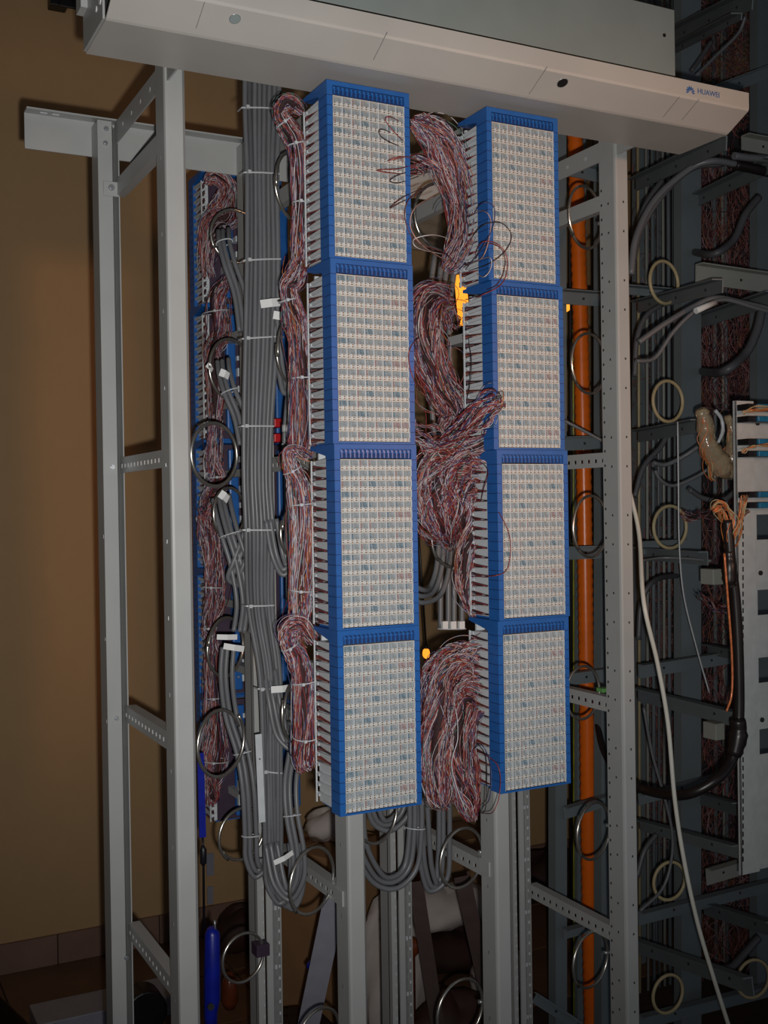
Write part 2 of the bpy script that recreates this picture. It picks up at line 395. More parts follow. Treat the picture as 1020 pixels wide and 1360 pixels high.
# perforated side bars between front and rear posts (real through slots)
def side_bar(x, z, y0, y1, flange=1, m='paint'):
    b = MB(); hh = .026; t = .002
    b.box(x, x+t, y0, y1, z-hh, z-hh+.009); b.box(x, x+t, y0, y1, z-.010, z)
    n = int((y1-y0)/.0215); st = (y1-y0)/n
    for i in range(n+1):
        y = y0+i*st; b.box(x, x+t, max(y0, y-.0065), min(y1, y+.0065), z-hh+.009, z-.010)
    b.box(x, x+.02, y0, y1, z, z+t)                     # top flange
    return part(b, 'side_bar', M[m], rack)
for k in range(4):
    x = XA+k*SP+.004; xr = RX[k]
    for z in ((1.535, 1.093, .705) if k == 0 else (1.537, 1.068, .80) if k in (1, 2) else (1.537, 1.068, .628)):
        side_bar(x, z+.004, YF+PD-.004, YR+.004)
    for z in (2.11, 2.03):
        b = MB()
        if z > 2.08: b.box(x, x+.003, 1.56, YR+.004, z-.012, z+.022); b.box(x, x+.018, 1.56, YR+.004, z+.022, z+.025)
        else: b.box(x, x+.003, YF+PD-.004, YR+.004, z-.022, z+.004); b.box(x, x+.016, YF+PD-.004, YR+.004, z-.025, z-.022)
        o = part(b, 'tie_bar', M['paint'], rack)
        if z > 2.08:
            h = MB()
            for j in range(6): h.box(x-.0006, x+.001, 1.62+j*.058, 1.626+j*.058, z+.003, z+.009)
            h = part(h, 'bar_slot', M['tie'], o)
# bracket plates and bolts on the rear left post
def bolt(px, py, Y, r=.0055, parent=rack):
    q = P(px, py, Y); b = MB(); b.disc(q, (0, 1, 0), r, .004, 14); b.disc(q-V((0, .003, 0)), (0, 1, 0), r*.62, .005, 6); return part(b, 'bolt', M['steel'], parent)
b = MB(); q = P(137, 240, YR-.004); q2 = P(158, 262, YR-.004); b.box(q.x, q2.x, YR-.006, YR-.003, q2.z, q.z); part(b, 'bracket_plate', M['paint'], rack, .001)
bolt(148, 249, YR-.007)
for px, py in ((141, 171), (140, 190), (149, 620), (155, 954), (168, 1272)): bolt(px, py, YR-.003, .0042)
for k in (1, 2):
    for py in (1180, 1205): pass
for px, py in ((446, 1180), (650, 1148)):
    b = MB(); x = XA+(1 if px < 500 else 2)*SP; q = PX(px, py, x-.001); b.box(x-.003, x, YF+PD-.03, YF+PD+.004, q.z-.022, q.z+.004); part(b, 'bracket_plate', M['paint'], rack, .0008)
# long angle bar along the back at the top
ab = MB(); z0 = 2.083; ab.box(.337, 1.42, YR+.045, YR+.048, z0, z0+.062); ab.box(.337, 1.42, YR+.02, YR+.048, z0+.062, z0+.065)
part(ab, 'rear_angle_bar', M['paint'], rack)
h = MB()
for px, py in ((58, 146), (74, 147)):
    q = P(px, py, YR+.03); h.box(q.x-.006, q.x+.006, YR+.03, YR+.035, z0+.0605, z0+.0622)
part(h, 'bar_slot', M['tie'], rack)

# ------------------------------------------------------------------ terminal blocks
BW, BD, BH = .1364, .087, .27
SPITCH = .01528
def strip_mesh(seed, bright):
    rng = random.Random(seed); b = MB(); n = 8; cw = (BW-.018)/n; x0 = .009
    b.box(x0, BW-.009, .0065, BD-.004, .0002, SPITCH, 0)                       # body
    b.box(x0, BW-.009, .0012, .0065, .0003, .0058, 1)                          # contact rail
    for i in range(n*2+1):                                                     # rail bumps
        x = x0+i*cw/2; b.box(max(x0, x-.0010), min(BW-.009, x+.0010), -.0004, .0012, .0008, .0056, 0)
    for i in range(n*2):
        x = x0+(i+.5)*cw/2
        b.box(x-.0011, x+.0011, .0004, .0012, .0009, .0021, 2); b.box(x-.0011, x+.0011, .0004, .0012, .0040, .0051, 2)
    for i in range(n):
        xa = x0+i*cw; z0, z1 = .0058, SPITCH-.0003
        b.box(xa, xa+.0013, -.0004, .0065, z0, z1, 0)
        mid = xa+cw*.52
        tm_ = rng.choice([3, 3, 3, 4, 5])
        b.add([(xa+.0011, .0016, z0), (mid, .0048, z0), (mid, .0064, z1), (xa+.0011, .0035, z1)], [(0, 1, 2, 3)], tm_)
        b.add([(mid, .0008, z0), (xa+cw, .0008, z0), (xa+cw, .0060, z1), (mid, .0052, z1)], [(0, 1, 2, 3)], 3 if rng.random() < .7 else tm_)
        b.add([(mid, .0008, z0), (mid, .0052, z1), (mid, .0062, z1), (mid, .0045, z0)], [(0, 1, 2, 3)], 0)
    b.box(x0, BW-.009, .0006, .0065, SPITCH-.0011, SPITCH, 1)
    b.box(x0, x0+.0010, -.0004, .0065, 0, SPITCH, 0); b.box(BW-.0102, BW-.009, -.0004, .0065, 0, SPITCH, 0)
    # side: sloping white shelf between pockets and the toothed lip at the back
    b.hexa([(.0012, .030, .0118), (.009, .030, .0118), (.009, BD-.002, .0100), (.0012, BD-.002, .0100), (.0012, .030, SPITCH+.002), (.009, .030, SPITCH+.002), (.009, BD-.002, SPITCH-.0005), (.0012, BD-.002, SPITCH-.0005)], 0)
    b.box(.0052, .009, .030, BD-.002, .0003, .0118, 0)
    b.hexa([(.0002, BD-.012, .0098), (.004, BD-.012, .0098), (.004, BD, .0080), (.0002, BD, .0080), (.0002, BD-.012, .0135), (.004, BD-.012, .0135), (.004, BD, .0140), (.0002, BD, .0140)], 0)
    return b.mesh('terminal_strip', [M['white'], M['cream'], M['contact'], M['tileA'], M['tileB'], M['tileC']])
SM = [strip_mesh(i, 0) for i in range(6)]
def fan_mesh(seed, n):
    rng = np.random.default_rng(seed); p = np.zeros((n, 6, 3)); t = np.linspace(0, 1, 6)
    for i in range(n):
        za = .0015+(.0085)*(i+.5)/n+rng.uniform(-.0004, .0004); zb = .0026+.0016*rng.random()
        yb = .036+.010*rng.random()
        p[i, :, 0] = .0034+rng.uniform(-.0012, .0010)+.0014*t
        p[i, :, 1] = (BD+.006)+(yb-BD-.006)*t
        p[i, :, 2] = za+(zb-za)*t**.9
    return wires_mesh('wire_fan', p, .0009, wire_cols(rng, n, 5, [14, 5, 30, 1, 2, 4, 5, 34, 1, 1, 2]), WM, 4)
FMS = [fan_mesh(i, 18 if i % 2 == 0 else 10) for i in range(4)]
def frame_parts(extra):
    out = {}
    b = MB(); b.box(0, .009, 0, .030, 0, BH, 0)
    for k in range(17): z = .003+k*SPITCH; b.box(-.0003, .0093, -.0003, .0296, z-.0005, z+.0005, 1) if k else None
    out['left_bar'] = b.mesh('side_rail', [M['blue'], M['bdark']])
    b = MB(); b.box(BW-.009, BW, 0, .030, 0, BH, 0); b.box(BW-.004, BW, .030, BD, 0, BH, 0)
    for k in range(1, 17): z = .003+k*SPITCH; b.box(BW-.0093, BW+.0003, -.0003, .0296, z-.0005, z+.0005, 1)
    out['right_bar'] = b.mesh('side_rail', [M['blue'], M['bdark']])
    b = MB(); zt = BH; zb = BH-.0205
    b.hexa([(.009, 0.004, zb), (BW-.009, 0.004, zb), (BW-.009, BD, BH-.006), (.009, BD, BH-.006), (.009, .004, zt), (BW-.009, .004, zt), (BW-.009, BD, zt), (.009, BD, zt)], 0)
    b.hexa([(0, 0.03, zb+.004), (.009, .03, zb+.004), (.009, BD, BH-.005), (0, BD, BH-.005), (0, .03, zt), (.009, .03, zt), (.009, BD, zt), (0, BD, zt)], 0)
    b.box(.009, BW-.009, 0, .004, BH-.007, BH, 0)
    b.box(.009, BW-.009, .0025, .004, zb, zb+.008, 1)
    for k in range(17):
        x = .012+k*.00695
        b.box(x-.0018, x+.0018, .0006, .004, BH-.0125, BH-.0085, 2); b.box(x-.0009, x+.0009, -.0004, .004, zb+.0005, zb+.009, 2)
        b.box(x+.0022, x+.0042, .001, .004, BH-.0105, BH-.0075, 1)
    out['top'] = b.mesh('top_bar', [M['blue'], M['bdark'], M['bteeth']])
    out['bottom'] = MB().box(.009, BW-.009, -.0003, BD-.004, 0, .0028).mesh('bottom_bar', [M['blue']])
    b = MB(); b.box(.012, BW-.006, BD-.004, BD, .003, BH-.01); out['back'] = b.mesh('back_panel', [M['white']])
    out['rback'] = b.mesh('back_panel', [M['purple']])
    b = MB(); b.box(-.0006, .0012, BD-.0028, BD, .003, BH-.0215); out['lip'] = b.mesh('edge_strip', [M['white']])
    return out
FP = frame_parts(0)
def block(label, loc, sz, seed, group, yflip=False, wide=1.0, fans=True):
    root = thing('terminal_block', label, 'terminal block', loc, group); root.scale = (wide, -1 if yflip else 1, sz)
    link('side_rail', FP['left_bar'], root); link('side_rail', FP['right_bar'], root); link('top_bar', FP['top'], root)
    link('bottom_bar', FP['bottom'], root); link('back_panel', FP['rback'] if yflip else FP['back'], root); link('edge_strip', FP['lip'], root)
    for k in range(16):
        s = link('terminal_strip', SM[(k*5+seed*3) % 6], root); s.location = (0, 0, .0035+k*SPITCH)
        if fans and not (seed == 3 and k < 4): link('wire_fan', FMS[(k % 2)+2*((k+seed) % 2)], s)
    return root
YB = 1.4689
c1 = [(435.5, 105), (440.5, 342), (445.8, 589), (450, 838), (453, 1085)]
c2 = [(647.6, 141), (654.5, 372), (661.5, 597), (663, 825), (664, 1055)]
ordn = ['topmost', 'second from the top', 'third from the top', 'lowest']
for ci, cc in enumerate((c1, c2)):
    for i in range(4):
        a = P(cc[i][0]-.5, cc[i][1], YB); e = P(cc[i+1][0], cc[i+1][1], YB)
        x = P(cc[i][0], (cc[i][1]+cc[i+1][1])/2, YB).x
        ang = 0
        r_ = block('%s blue-framed white terminal block in the %s front column%s' % (ordn[i], ('left', 'right')[ci], ', under the beam' if i == 0 else ''),
                   (x, YB, e.z), (a.z-e.z)/BH*.998, i if ci == 0 else i+10, 'blue framed terminal blocks on the front of the rack')
        # mounting bracket between block and post
        b = MB(); xp = XA+(ci+1)*SP
        for z_ in (.06, .19): MB().box(.022, .05, BD+.001, YF-YB-.001, z_, z_+.015).build('mounting_bracket', M['paint'], r_)
# rear column, seen from its wiring side behind post and cables
YB2 = 2.29
rp = [(250, 240), (251.5, 412), (254, 587), (256.5, 753), (260, 918), (263, 1080)]
for i in range(5):
    a = P(*rp[i], YB2); e = P(*rp[i+1], YB2)
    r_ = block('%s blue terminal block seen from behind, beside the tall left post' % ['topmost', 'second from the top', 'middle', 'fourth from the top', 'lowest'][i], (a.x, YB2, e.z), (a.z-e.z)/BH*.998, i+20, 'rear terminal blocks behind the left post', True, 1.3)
    for (px0, px1, nm) in ((299, 312, 'rear_rail'), (364, 385, 'rear_rail')):
        xa = (P(px0+i*1.2, 500, 2.19).x-a.x)/1.3; xb = (P(px1+i*1.2, 500, 2.19).x-a.x)/1.3
        b = MB(); b.box(xa, xb, .092, .104, .012, .25); b.build(nm, M['blue'], r_, .003)
        b = MB(); b.disc(((xa+xb)/2, .1045, .04), (0, 1, 0), .0022, .002, 8); b.disc(((xa+xb)/2, .1045, .21), (0, 1, 0), .0022, .002, 8); b.build('screw', M['steel'], r_)
    b = MB(); rr = random.Random(i)
    xa = (P(314, 500, 2.19).x-a.x)/1.3
    for j in range(7):
        z = .03+j*.032; b.box(xa, xa+.012, .09, .106+rr.random()*.005, z, z+.009+rr.random()*.010)
        b.box(xa+.014, xa+.018, .09, .1, z-.012, z+.016)
    b.build('connector_row', M['white'], r_, .0008)
    for z_ in (.06, .19): MB().box(.030, .046, .088, .279, z_, z_+.015).build('mounting_bracket', M['paint'], r_)

# ------------------------------------------------------------------ grey cables
def cable(parent, pts, r, name='cable', m='cable', n=8, seg=8):
    b = MB(); b.tube([V(x) for x in spline(pts, seg)], r, n); return part(b, name, M[m], parent)
def tie_at(parent, pxa, pxb, py, Y, slope=0, th=.0028):
    b = MB(); a = P(pxa, py, Y); c = P(pxb, py+slope, Y); n = 9; pts = []
    for i in range(n):
        t = i/(n-1); q = a.lerp(c, t); q.y -= .004*math.sin(math.pi*t); pts.append(q)
    pts = [a+V((0, .02, 0))]+pts+[c+V((0, .02, 0))]
    for i in range(len(pts)-1): b.bar(pts[i], pts[i+1], th, .0012)
    q = a.lerp(c, .12); b.box(q.x-.003, q.x+.003, q.y-.008, q.y-.002, q.z-.003, q.z+.003); return part(b, 'cable_tie', M['tie'], parent, .0004)
mb_ = thing('cable_bundle', 'thick vertical trunk of grey cables tied flat, left of the terminal blocks', 'cable bundle', P(348, 600, 1.8))
ys = [40, 95, 150, 230, 345, 450, 565, 640, 705, 805, 900, 1025, 1130, 1165]
xl = [323, 322, 322, 325, 325, 323, 322, 322, 324, 328, 343, 349, 351, 352]
xr = [374, 374, 374, 370, 372, 370, 363, 361, 365, 363, 374, 374, 374, 372]
rc = .0046; rg = random.Random(5)
for j in range(8):
    t = (j+.5)/8; pts = []
    for i, y in enumerate(ys):
        x = xl[i]+(xr[i]-xl[i])*t+rg.uniform(-.5, .5); pts.append(P(x, y, 1.80+.004*math.sin(j*2.1+i)-(0 if j % 2 else .0025)+.02*(i > 8)))
    x_ = xl[-1]+(xr[-1]-xl[-1])*t
    pts += [P(x_+6, 1186+j, 1.815), P(x_+18, 1200+j, 1.81), P(x_+30, 1186, 1.805), P(x_+33, 1150, 1.80), P(x_+31, 1120, 1.815)]
    cable(mb_, pts, rc*rg.uniform(.88, 1.06), m='cable' if rg.random() < .8 else 'cabled')
for j in range(7):
    t = (j+1)/8; pts = [P(xl[i]+(xr[i]-xl[i])*t, y, 1.811+.012*(i > 8)) for i, y in enumerate(ys[:-3])]
    cable(mb_, pts, rc, m='cabled')
for i, (y, s) in enumerate(((143, 2), (229, 2), (346, -2), (450, -3), (566, 0), (704, 0), (805, -1), (915, 0), (1024, 3))):
    a = np.interp(y, ys, xl); c = np.interp(y, ys, xr); tie_at(mb_, a-1, c+1, y, 1.793+.02*(y > 850), s)
def loom(label, ctrl, n, wpx, ties=(), Yoff=0, name='cable_loom', m='cable', rr=.0045, tag_end=False, flat=True):
    root = thing(name, label, 'cable', P(*ctrl[len(ctrl)//2][:3]), 'grey cable looms branching off the trunk')
    c = [P(*q[:3]) for q in ctrl]
    for j in range(n):
        o_ = (j-(n-1)/2)
        pts = []
        for i, q in enumerate(ctrl):
            a = c[max(0, i-1)]; e = c[min(len(c)-1, i+1)]; t = (e-a).normalized(); sd = t.cross(FWD).normalized()
            pts.append(c[i]+sd*o_*wpx*mpp(q[0], q[2])+V((0, (.004 if j % 2 else 0), 0)))
        cable(root, pts, rr, m=m if j % 3 else 'cable')
    for k in ties:
        q = ctrl[k]; a = c[max(0, k-1)]; e = c[min(len(c)-1, k+1)]; t = (e-a).normalized(); b = MB(); hw = (n/2+.1)*wpx*mpp(q[0], q[2])
        u = t.cross(FWD).normalized(); w_ = t.cross(u).normalized()
        b.tube([c[k]+u*math.cos(g)*hw+w_*math.sin(g)*(rr*1.7) for g in np.linspace(0, 6.283, 19)[:-1]], .0012, 5, closed=True)
        part(b, 'cable_tie', M['tie'], root)
    return root
loom('grey cables curving up to the left through the top dark ring', [(325, 440, 1.86, 0), (318, 390, 1.87, 0), (305, 350, 1.88), (298, 322, 1.9), (297, 305, 1.93)], 3, 7, (3,))
loom('grey cables slanting up to the left through the second ring', [(326, 590, 1.86), (318, 552, 1.87), (305, 520, 1.88), (298, 495, 1.9), (296, 478, 1.92)], 3, 7.5, (2,))
loom('grey cables looping to the left below the thick ring', [(322, 840, 1.85), (326, 800, 1.86), (318, 750, 1.87), (306, 710, 1.88), (298, 680, 1.9), (294, 660, 1.92)], 4, 7, (3,))
loom('short grey cables curving left to the trunk beside the low rear rail', [(340, 640, 1.87), (333, 700, 1.87), (318, 745, 1.87), (310, 768, 1.88), (322, 772, 1.89)], 3, 7)
loom('two grey cables hanging from the white tags down into a tied U turn', [(303, 860, 1.86), (301, 900, 1.86), (307, 950, 1.86), (322, 1000, 1.85), (330, 1050, 1.84), (333, 1110, 1.84), (334, 1140, 1.84), (342, 1158, 1.84), (352, 1145, 1.84)], 3, 7.5, (3, 5))
loom('grey cables turning back behind the wires through the upper right half ring', [(368, 430, 1.80), (372, 480, 1.8), (380, 520, 1.79), (388, 500, 1.78), (392, 450, 1.78), (396, 420, 1.78)], 2, 7)
loom('single pair of grey cables with a metal sleeve behind the left wires', [(398, 470, 1.78), (388, 510, 1.78), (383, 550, 1.78), (381, 590, 1.78), (384, 640, 1.78), (386, 800, 1.78)], 2, 6, (3,))
loom('grey cables bulging right at mid height beside the second half ring', [(360, 690, 1.79), (368, 735, 1.79), (378, 757, 1.78), (386, 740, 1.78), (388, 700, 1.78)], 3, 7)
loom('grey cables sweeping right and down to the lower left half ring', [(358, 890, 1.82), (364, 930, 1.8), (374, 975, 1.79), (386, 990, 1.78), (392, 960, 1.77)], 3, 7)
loom('grey cables hanging below the left wires and tied twice', [(392, 1000, 1.78), (386, 1040, 1.78), (388, 1083, 1.77), (396, 1130, 1.76), (396, 1165, 1.76), (384, 1188, 1.77), (370, 1170, 1.78), (360, 1120, 1.8)], 3, 7.5, (2,))
loom('grey cables sagging in a deep U at the foot of the left lower terminal block', [(474, 1060, 1.75), (478, 1120, 1.76), (500, 1165, 1.77), (525, 1172, 1.77), (546, 1150, 1.77), (552, 1100, 1.77), (552, 1060, 1.77)], 3, 8, (5,), rr=.005)
loom('grey cables crossing in a short U right below the left column of blocks', [(492, 1060, 1.8), (502, 1090, 1.8), (518, 1096, 1.8), (534, 1082, 1.8), (542, 1060, 1.8)], 3, 7, rr=.005)
loom('grey cables hanging straight between the columns with a lower hook', [(560, 1060, 1.8), (563, 1110, 1.8), (566, 1150, 1.8), (575, 1178, 1.8), (587, 1165, 1.8), (590, 1120, 1.8), (590, 1060, 1.8)], 3, 7, rr=.005)
loom('grey cables rising between the two columns behind the wire tangle', [(600, 835, 1.85), (600, 780, 1.85), (600, 720, 1.85), (597, 650, 1.85), (590, 560, 1.86), (583, 430, 1.86), (592, 340, 1.86)], 4, 9, (0,), rr=.0056)
loom('grey cables curving from the left block column to the middle cables', [(545, 785, 1.8), (562, 792, 1.8), (578, 785, 1.82), (588, 755, 1.83), (592, 710, 1.84)], 3, 8.5, rr=.005)
b = MB()
for i in range(3): q = P(590+i*11, 829, 1.835); b.box(q.x-.006, q.x+.006, q.y-.006, q.y+.003, q.z-.009, q.z+.006)
tag(b.build('cable_tape', M['paper'], None, .001), 'white tape wrapped on the middle grey cables above the lowest wire mass', 'tape')

# paper tags
for (x0, y0, x1, y1, hh, Y, lab) in ((346, 404, 374, 401, 11, 1.74, 'long white paper tag sticking out left over the grey trunk, upper of two'), (363, 418, 384, 423, 11, 1.74, 'shorter white paper tag just below the long one'),
        (360, 916, 388, 913, 9, 1.76, 'white paper tag at the lower left wires beside the half ring'), (364, 1146, 389, 1132, 7, 1.75, 'thin white paper tag slanting across the lowest tied cables'),
        (288, 846, 315, 846, 7, 1.85, 'white label strip bent over the left cable pair, upper'), (297, 858, 324, 862, 8, 1.84, 'white label strip bent over the left cable pair, lower'),
        (292, 494, 304, 500, 10, 1.87, 'white tag inside the second ring'), (292, 655, 303, 664, 11, 1.87, 'white tag below the thick ring'), (275, 484, 282, 492, 7, 1.9, 'tiny white tag left of the second ring')):
    a = P(x0, y0, Y); c = P(x1, y1, Y); b = MB(); m_ = a.lerp(c, .5); m_.y -= .004
    b.bar(a, m_, hh*mpp(x0, Y), .0008); b.bar(m_, c, hh*mpp(x0, Y), .0008)
    tag(b.build('paper_tag', M['paper']), lab, 'tag', 'white cable tags')
for px, py in ((318, 432), (318, 446), (316, 265), (317, 278), (320, 1042), (320, 1062), (318, 885)):
    pass
sl = thing('rear_socket', 'pair of small white plastic sockets low behind the grey cables', 'socket', P(320, 1050, 2.1))
for py in (1043, 1062): q = P(320, py, 2.1); b = MB(); b.box(q.x-.006, q.x+.006, q.y-.006, q.y+.006, q.z-.011, q.z+.011); part(b, 'socket_body', M['white'], sl, .002)

# flat sheath strip among the lower cables
b = MB(); a = P(343, 975, 1.80); c = P(348, 1092, 1.80); b.bar(a, c, .012, .003, up=V((1, 0, 0)))
b.disc(a.lerp(c, .28)-V((0, .002, 0)), (0, 1, 0), .0014, .002, 8, 1)
tag(b.build('flat_strip', [M['white'], M['hole']], None, .0004), 'flat pale metal strip hanging among the lower grey cables', 'metal strip')

# ------------------------------------------------------------------ coloured jumper wire bundles
def Q(*a): return a
left_b = [
 ('jumper wires curled in a loop under the beam, left of the top left block', [(404, 150, 1.56, 5), (392, 138, 1.56, 9), (378, 137, 1.56, 10), (372, 152, 1.56, 9), (383, 172, 1.56, 11), (394, 195, 1.56, 10), (400, 250, 1.57, 10), (399, 310, 1.57, 9), (398, 350, 1.57, 9)], 170, (.45, .62, .8)),
 ('tied jumper wire bundle left of the second block of the left column', [(398, 345, 1.57, 12), (388, 372, 1.57, 12), (380, 385, 1.57, 9), (388, 420, 1.57, 12), (397, 450, 1.57, 13), (402, 510, 1.57, 13), (402, 580, 1.57, 13), (400, 600, 1.58, 12)], 200, (.35, .7)),
 ('tied jumper wire bundle left of the third block of the left column', [(415, 606, 1.57, 5), (395, 598, 1.57, 9), (383, 602, 1.57, 9), (387, 622, 1.57, 10), (398, 650, 1.57, 14), (404, 720, 1.57, 14), (400, 790, 1.58, 14), (398, 830, 1.58, 13)], 200, (.45, .62, .85)),
 ('knotted jumper wire bundle left of the lowest block of the left column', [(418, 855, 1.57, 6), (400, 832, 1.57, 10), (384, 838, 1.57, 11), (384, 856, 1.57, 10), (396, 876, 1.57, 13), (404, 910, 1.57, 14), (406, 960, 1.57, 14), (408, 1008, 1.58, 15), (413, 1022, 1.58, 9)], 210, (.4, .62, .8)),
]
for i, (lab, ct, n, ti) in enumerate(left_b): bundle('wire_bundle', lab, [(a_, b_, c_, d_*1.14) for a_, b_, c_, d_ in ct], n+40, 100+i, ties=ti, wob=.27, group='jumper bundles left of the left column')
back_b = [
 ('pale jumper wires coiled at the top of the rear column, left of the grey trunk', [(272, 245, 2.1, 4), (285, 236, 2.1, 8), (302, 250, 2.1, 9), (300, 285, 2.1, 14), (285, 300, 2.1, 13), (277, 340, 2.1, 8), (278, 370, 2.1, 7)], 90, ()),
 ('dark red jumper wires beside the second rear block', [(300, 365, 2.1, 5), (286, 395, 2.1, 13), (290, 440, 2.1, 12), (283, 470, 2.1, 10), (286, 520, 2.1, 9), (284, 570, 2.1, 8)], 90, (.3,)),
 ('dark red jumper wires inside the thick left ring', [(284, 560, 2.1, 8), (284, 610, 2.1, 9), (290, 640, 2.1, 11), (276, 670, 2.1, 10), (274, 690, 2.1, 7)], 80, (.45,)),
 ('dark red jumper wires beside the fourth rear block', [(272, 680, 2.1, 7), (280, 720, 2.1, 10), (282, 780, 2.1, 10), (278, 830, 2.1, 8), (282, 850, 2.1, 6)], 90, (.5, .8)),
 ('dark red jumper wires running through the large lower left ring', [(280, 840, 2.1, 6), (282, 880, 2.1, 9), (286, 950, 2.1, 9), (286, 1010, 2.1, 13), (282, 1050, 2.1, 14), (278, 1070, 2.1, 6)], 110, (.35, .6)),
]
for i, (lab, ct, n, ti) in enumerate(back_b): bundle('wire_bundle', lab, [(a_, b_, c_, d_*1.3) for a_, b_, c_, d_ in ct], n+50, 200+i, ties=ti, wob=.3, group='jumper bundles of the rear column', core=.4)
mid_b = [
 ('arching jumper wires falling from behind the top left block toward the top right block', [(546, 160, 1.54, 5), (562, 168, 1.54, 12), (585, 188, 1.54, 17), (602, 225, 1.54, 17), (612, 270, 1.54, 15), (613, 310, 1.54, 15), (602, 345, 1.55, 14), (592, 362, 1.56, 6)], 300, .3, .5),
 ('loose jumper wires spraying between the top blocks', [(545, 225, 1.55, 16), (572, 225, 1.56, 18), (598, 240, 1.57, 15), (612, 275, 1.57, 14)], 70, .5, 0),
 ('tangled jumper wires beside the second left block, upper', [(563, 395, 1.6, 8), (580, 392, 1.6, 16), (596, 412, 1.6, 12), (604, 440, 1.58, 8)], 90, .5, 0),
 ('thick slanting jumper bundle between the second blocks', [(600, 395, 1.6, 12), (572, 395, 1.58, 14), (562, 425, 1.56, 15), (568, 470, 1.56, 19), (588, 515, 1.57, 20), (605, 548, 1.58, 16), (598, 575, 1.58, 16)], 320, .3, .5),
 ('jumper wires fanning up right across the second right block', [(560, 590, 1.56, 9), (585, 592, 1.54, 11), (612, 575, 1.5, 14), (636, 552, 1.46, 15), (655, 532, 1.44, 13), (664, 527, 1.43, 12)], 110, .35, 0),
 ('looping jumper wires bent round between the third blocks', [(650, 560, 1.50, 6), (655, 575, 1.49, 7), (640, 590, 1.51, 8), (610, 598, 1.54, 12), (580, 608, 1.56, 16), (566, 630, 1.57, 14), (560, 645, 1.57, 10)], 110, .35, .3),
 ('broad arch of jumper wires beside the third left block', [(648, 620, 1.52, 6), (625, 612, 1.54, 16), (598, 622, 1.55, 24), (583, 650, 1.56, 25), (585, 690, 1.57, 22), (600, 722, 1.6, 10)], 330, .35, .5),
 ('inner arch of jumper wires beside the third right block', [(645, 650, 1.53, 6), (632, 640, 1.54, 12), (618, 655, 1.55, 16), (612, 690, 1.56, 15), (606, 725, 1.6, 8)], 170, .35, .5),
 ('jumper wires converging to the middle grey cables', [(548, 668, 1.57, 10), (565, 690, 1.57, 12), (585, 712, 1.59, 9), (600, 728, 1.62, 6)], 60, .5, 0),
 ('long drooping jumper wires along the left edge of the third right block', [(648, 655, 1.54, 10), (636, 690, 1.55, 12), (620, 730, 1.55, 9), (617, 770, 1.56, 9), (622, 800, 1.56, 7), (632, 822, 1.56, 4)], 110, .4, .4),
 ('jumper wires crossing from left to right above the arches', [(548, 560, 1.57, 12), (570, 580, 1.56, 12), (600, 600, 1.55, 12), (628, 600, 1.54, 10)], 70, .5, 0),
 ('lowest wide mass of jumper wires, upper fan off the right block', [(634, 868, 1.55, 24), (612, 868, 1.55, 24), (592, 885, 1.55, 20), (583, 915, 1.55, 18), (580, 960, 1.55, 16)], 300, .3, .4),
 ('lowest wide mass of jumper wires, outer hanging loops', [(618, 880, 1.54, 15), (592, 910, 1.53, 22), (584, 960, 1.53, 20), (580, 1010, 1.53, 17), (585, 1050, 1.53, 15), (592, 1072, 1.54, 8)], 300, .3, .5),
 ('lowest wide mass of jumper wires, inner hanging loops ending in a point', [(634, 930, 1.55, 24), (612, 930, 1.54, 22), (606, 980, 1.53, 17), (612, 1030, 1.53, 17), (622, 1065, 1.53, 14), (630, 1090, 1.53, 6)], 300, .3, .5),
]
for i, (lab, ct, n, wob, core) in enumerate(mid_b): bundle('wire_bundle', lab, ct, n, 300+i, core=core, wob=wob*1.25, group='jumper bundles between the two columns')
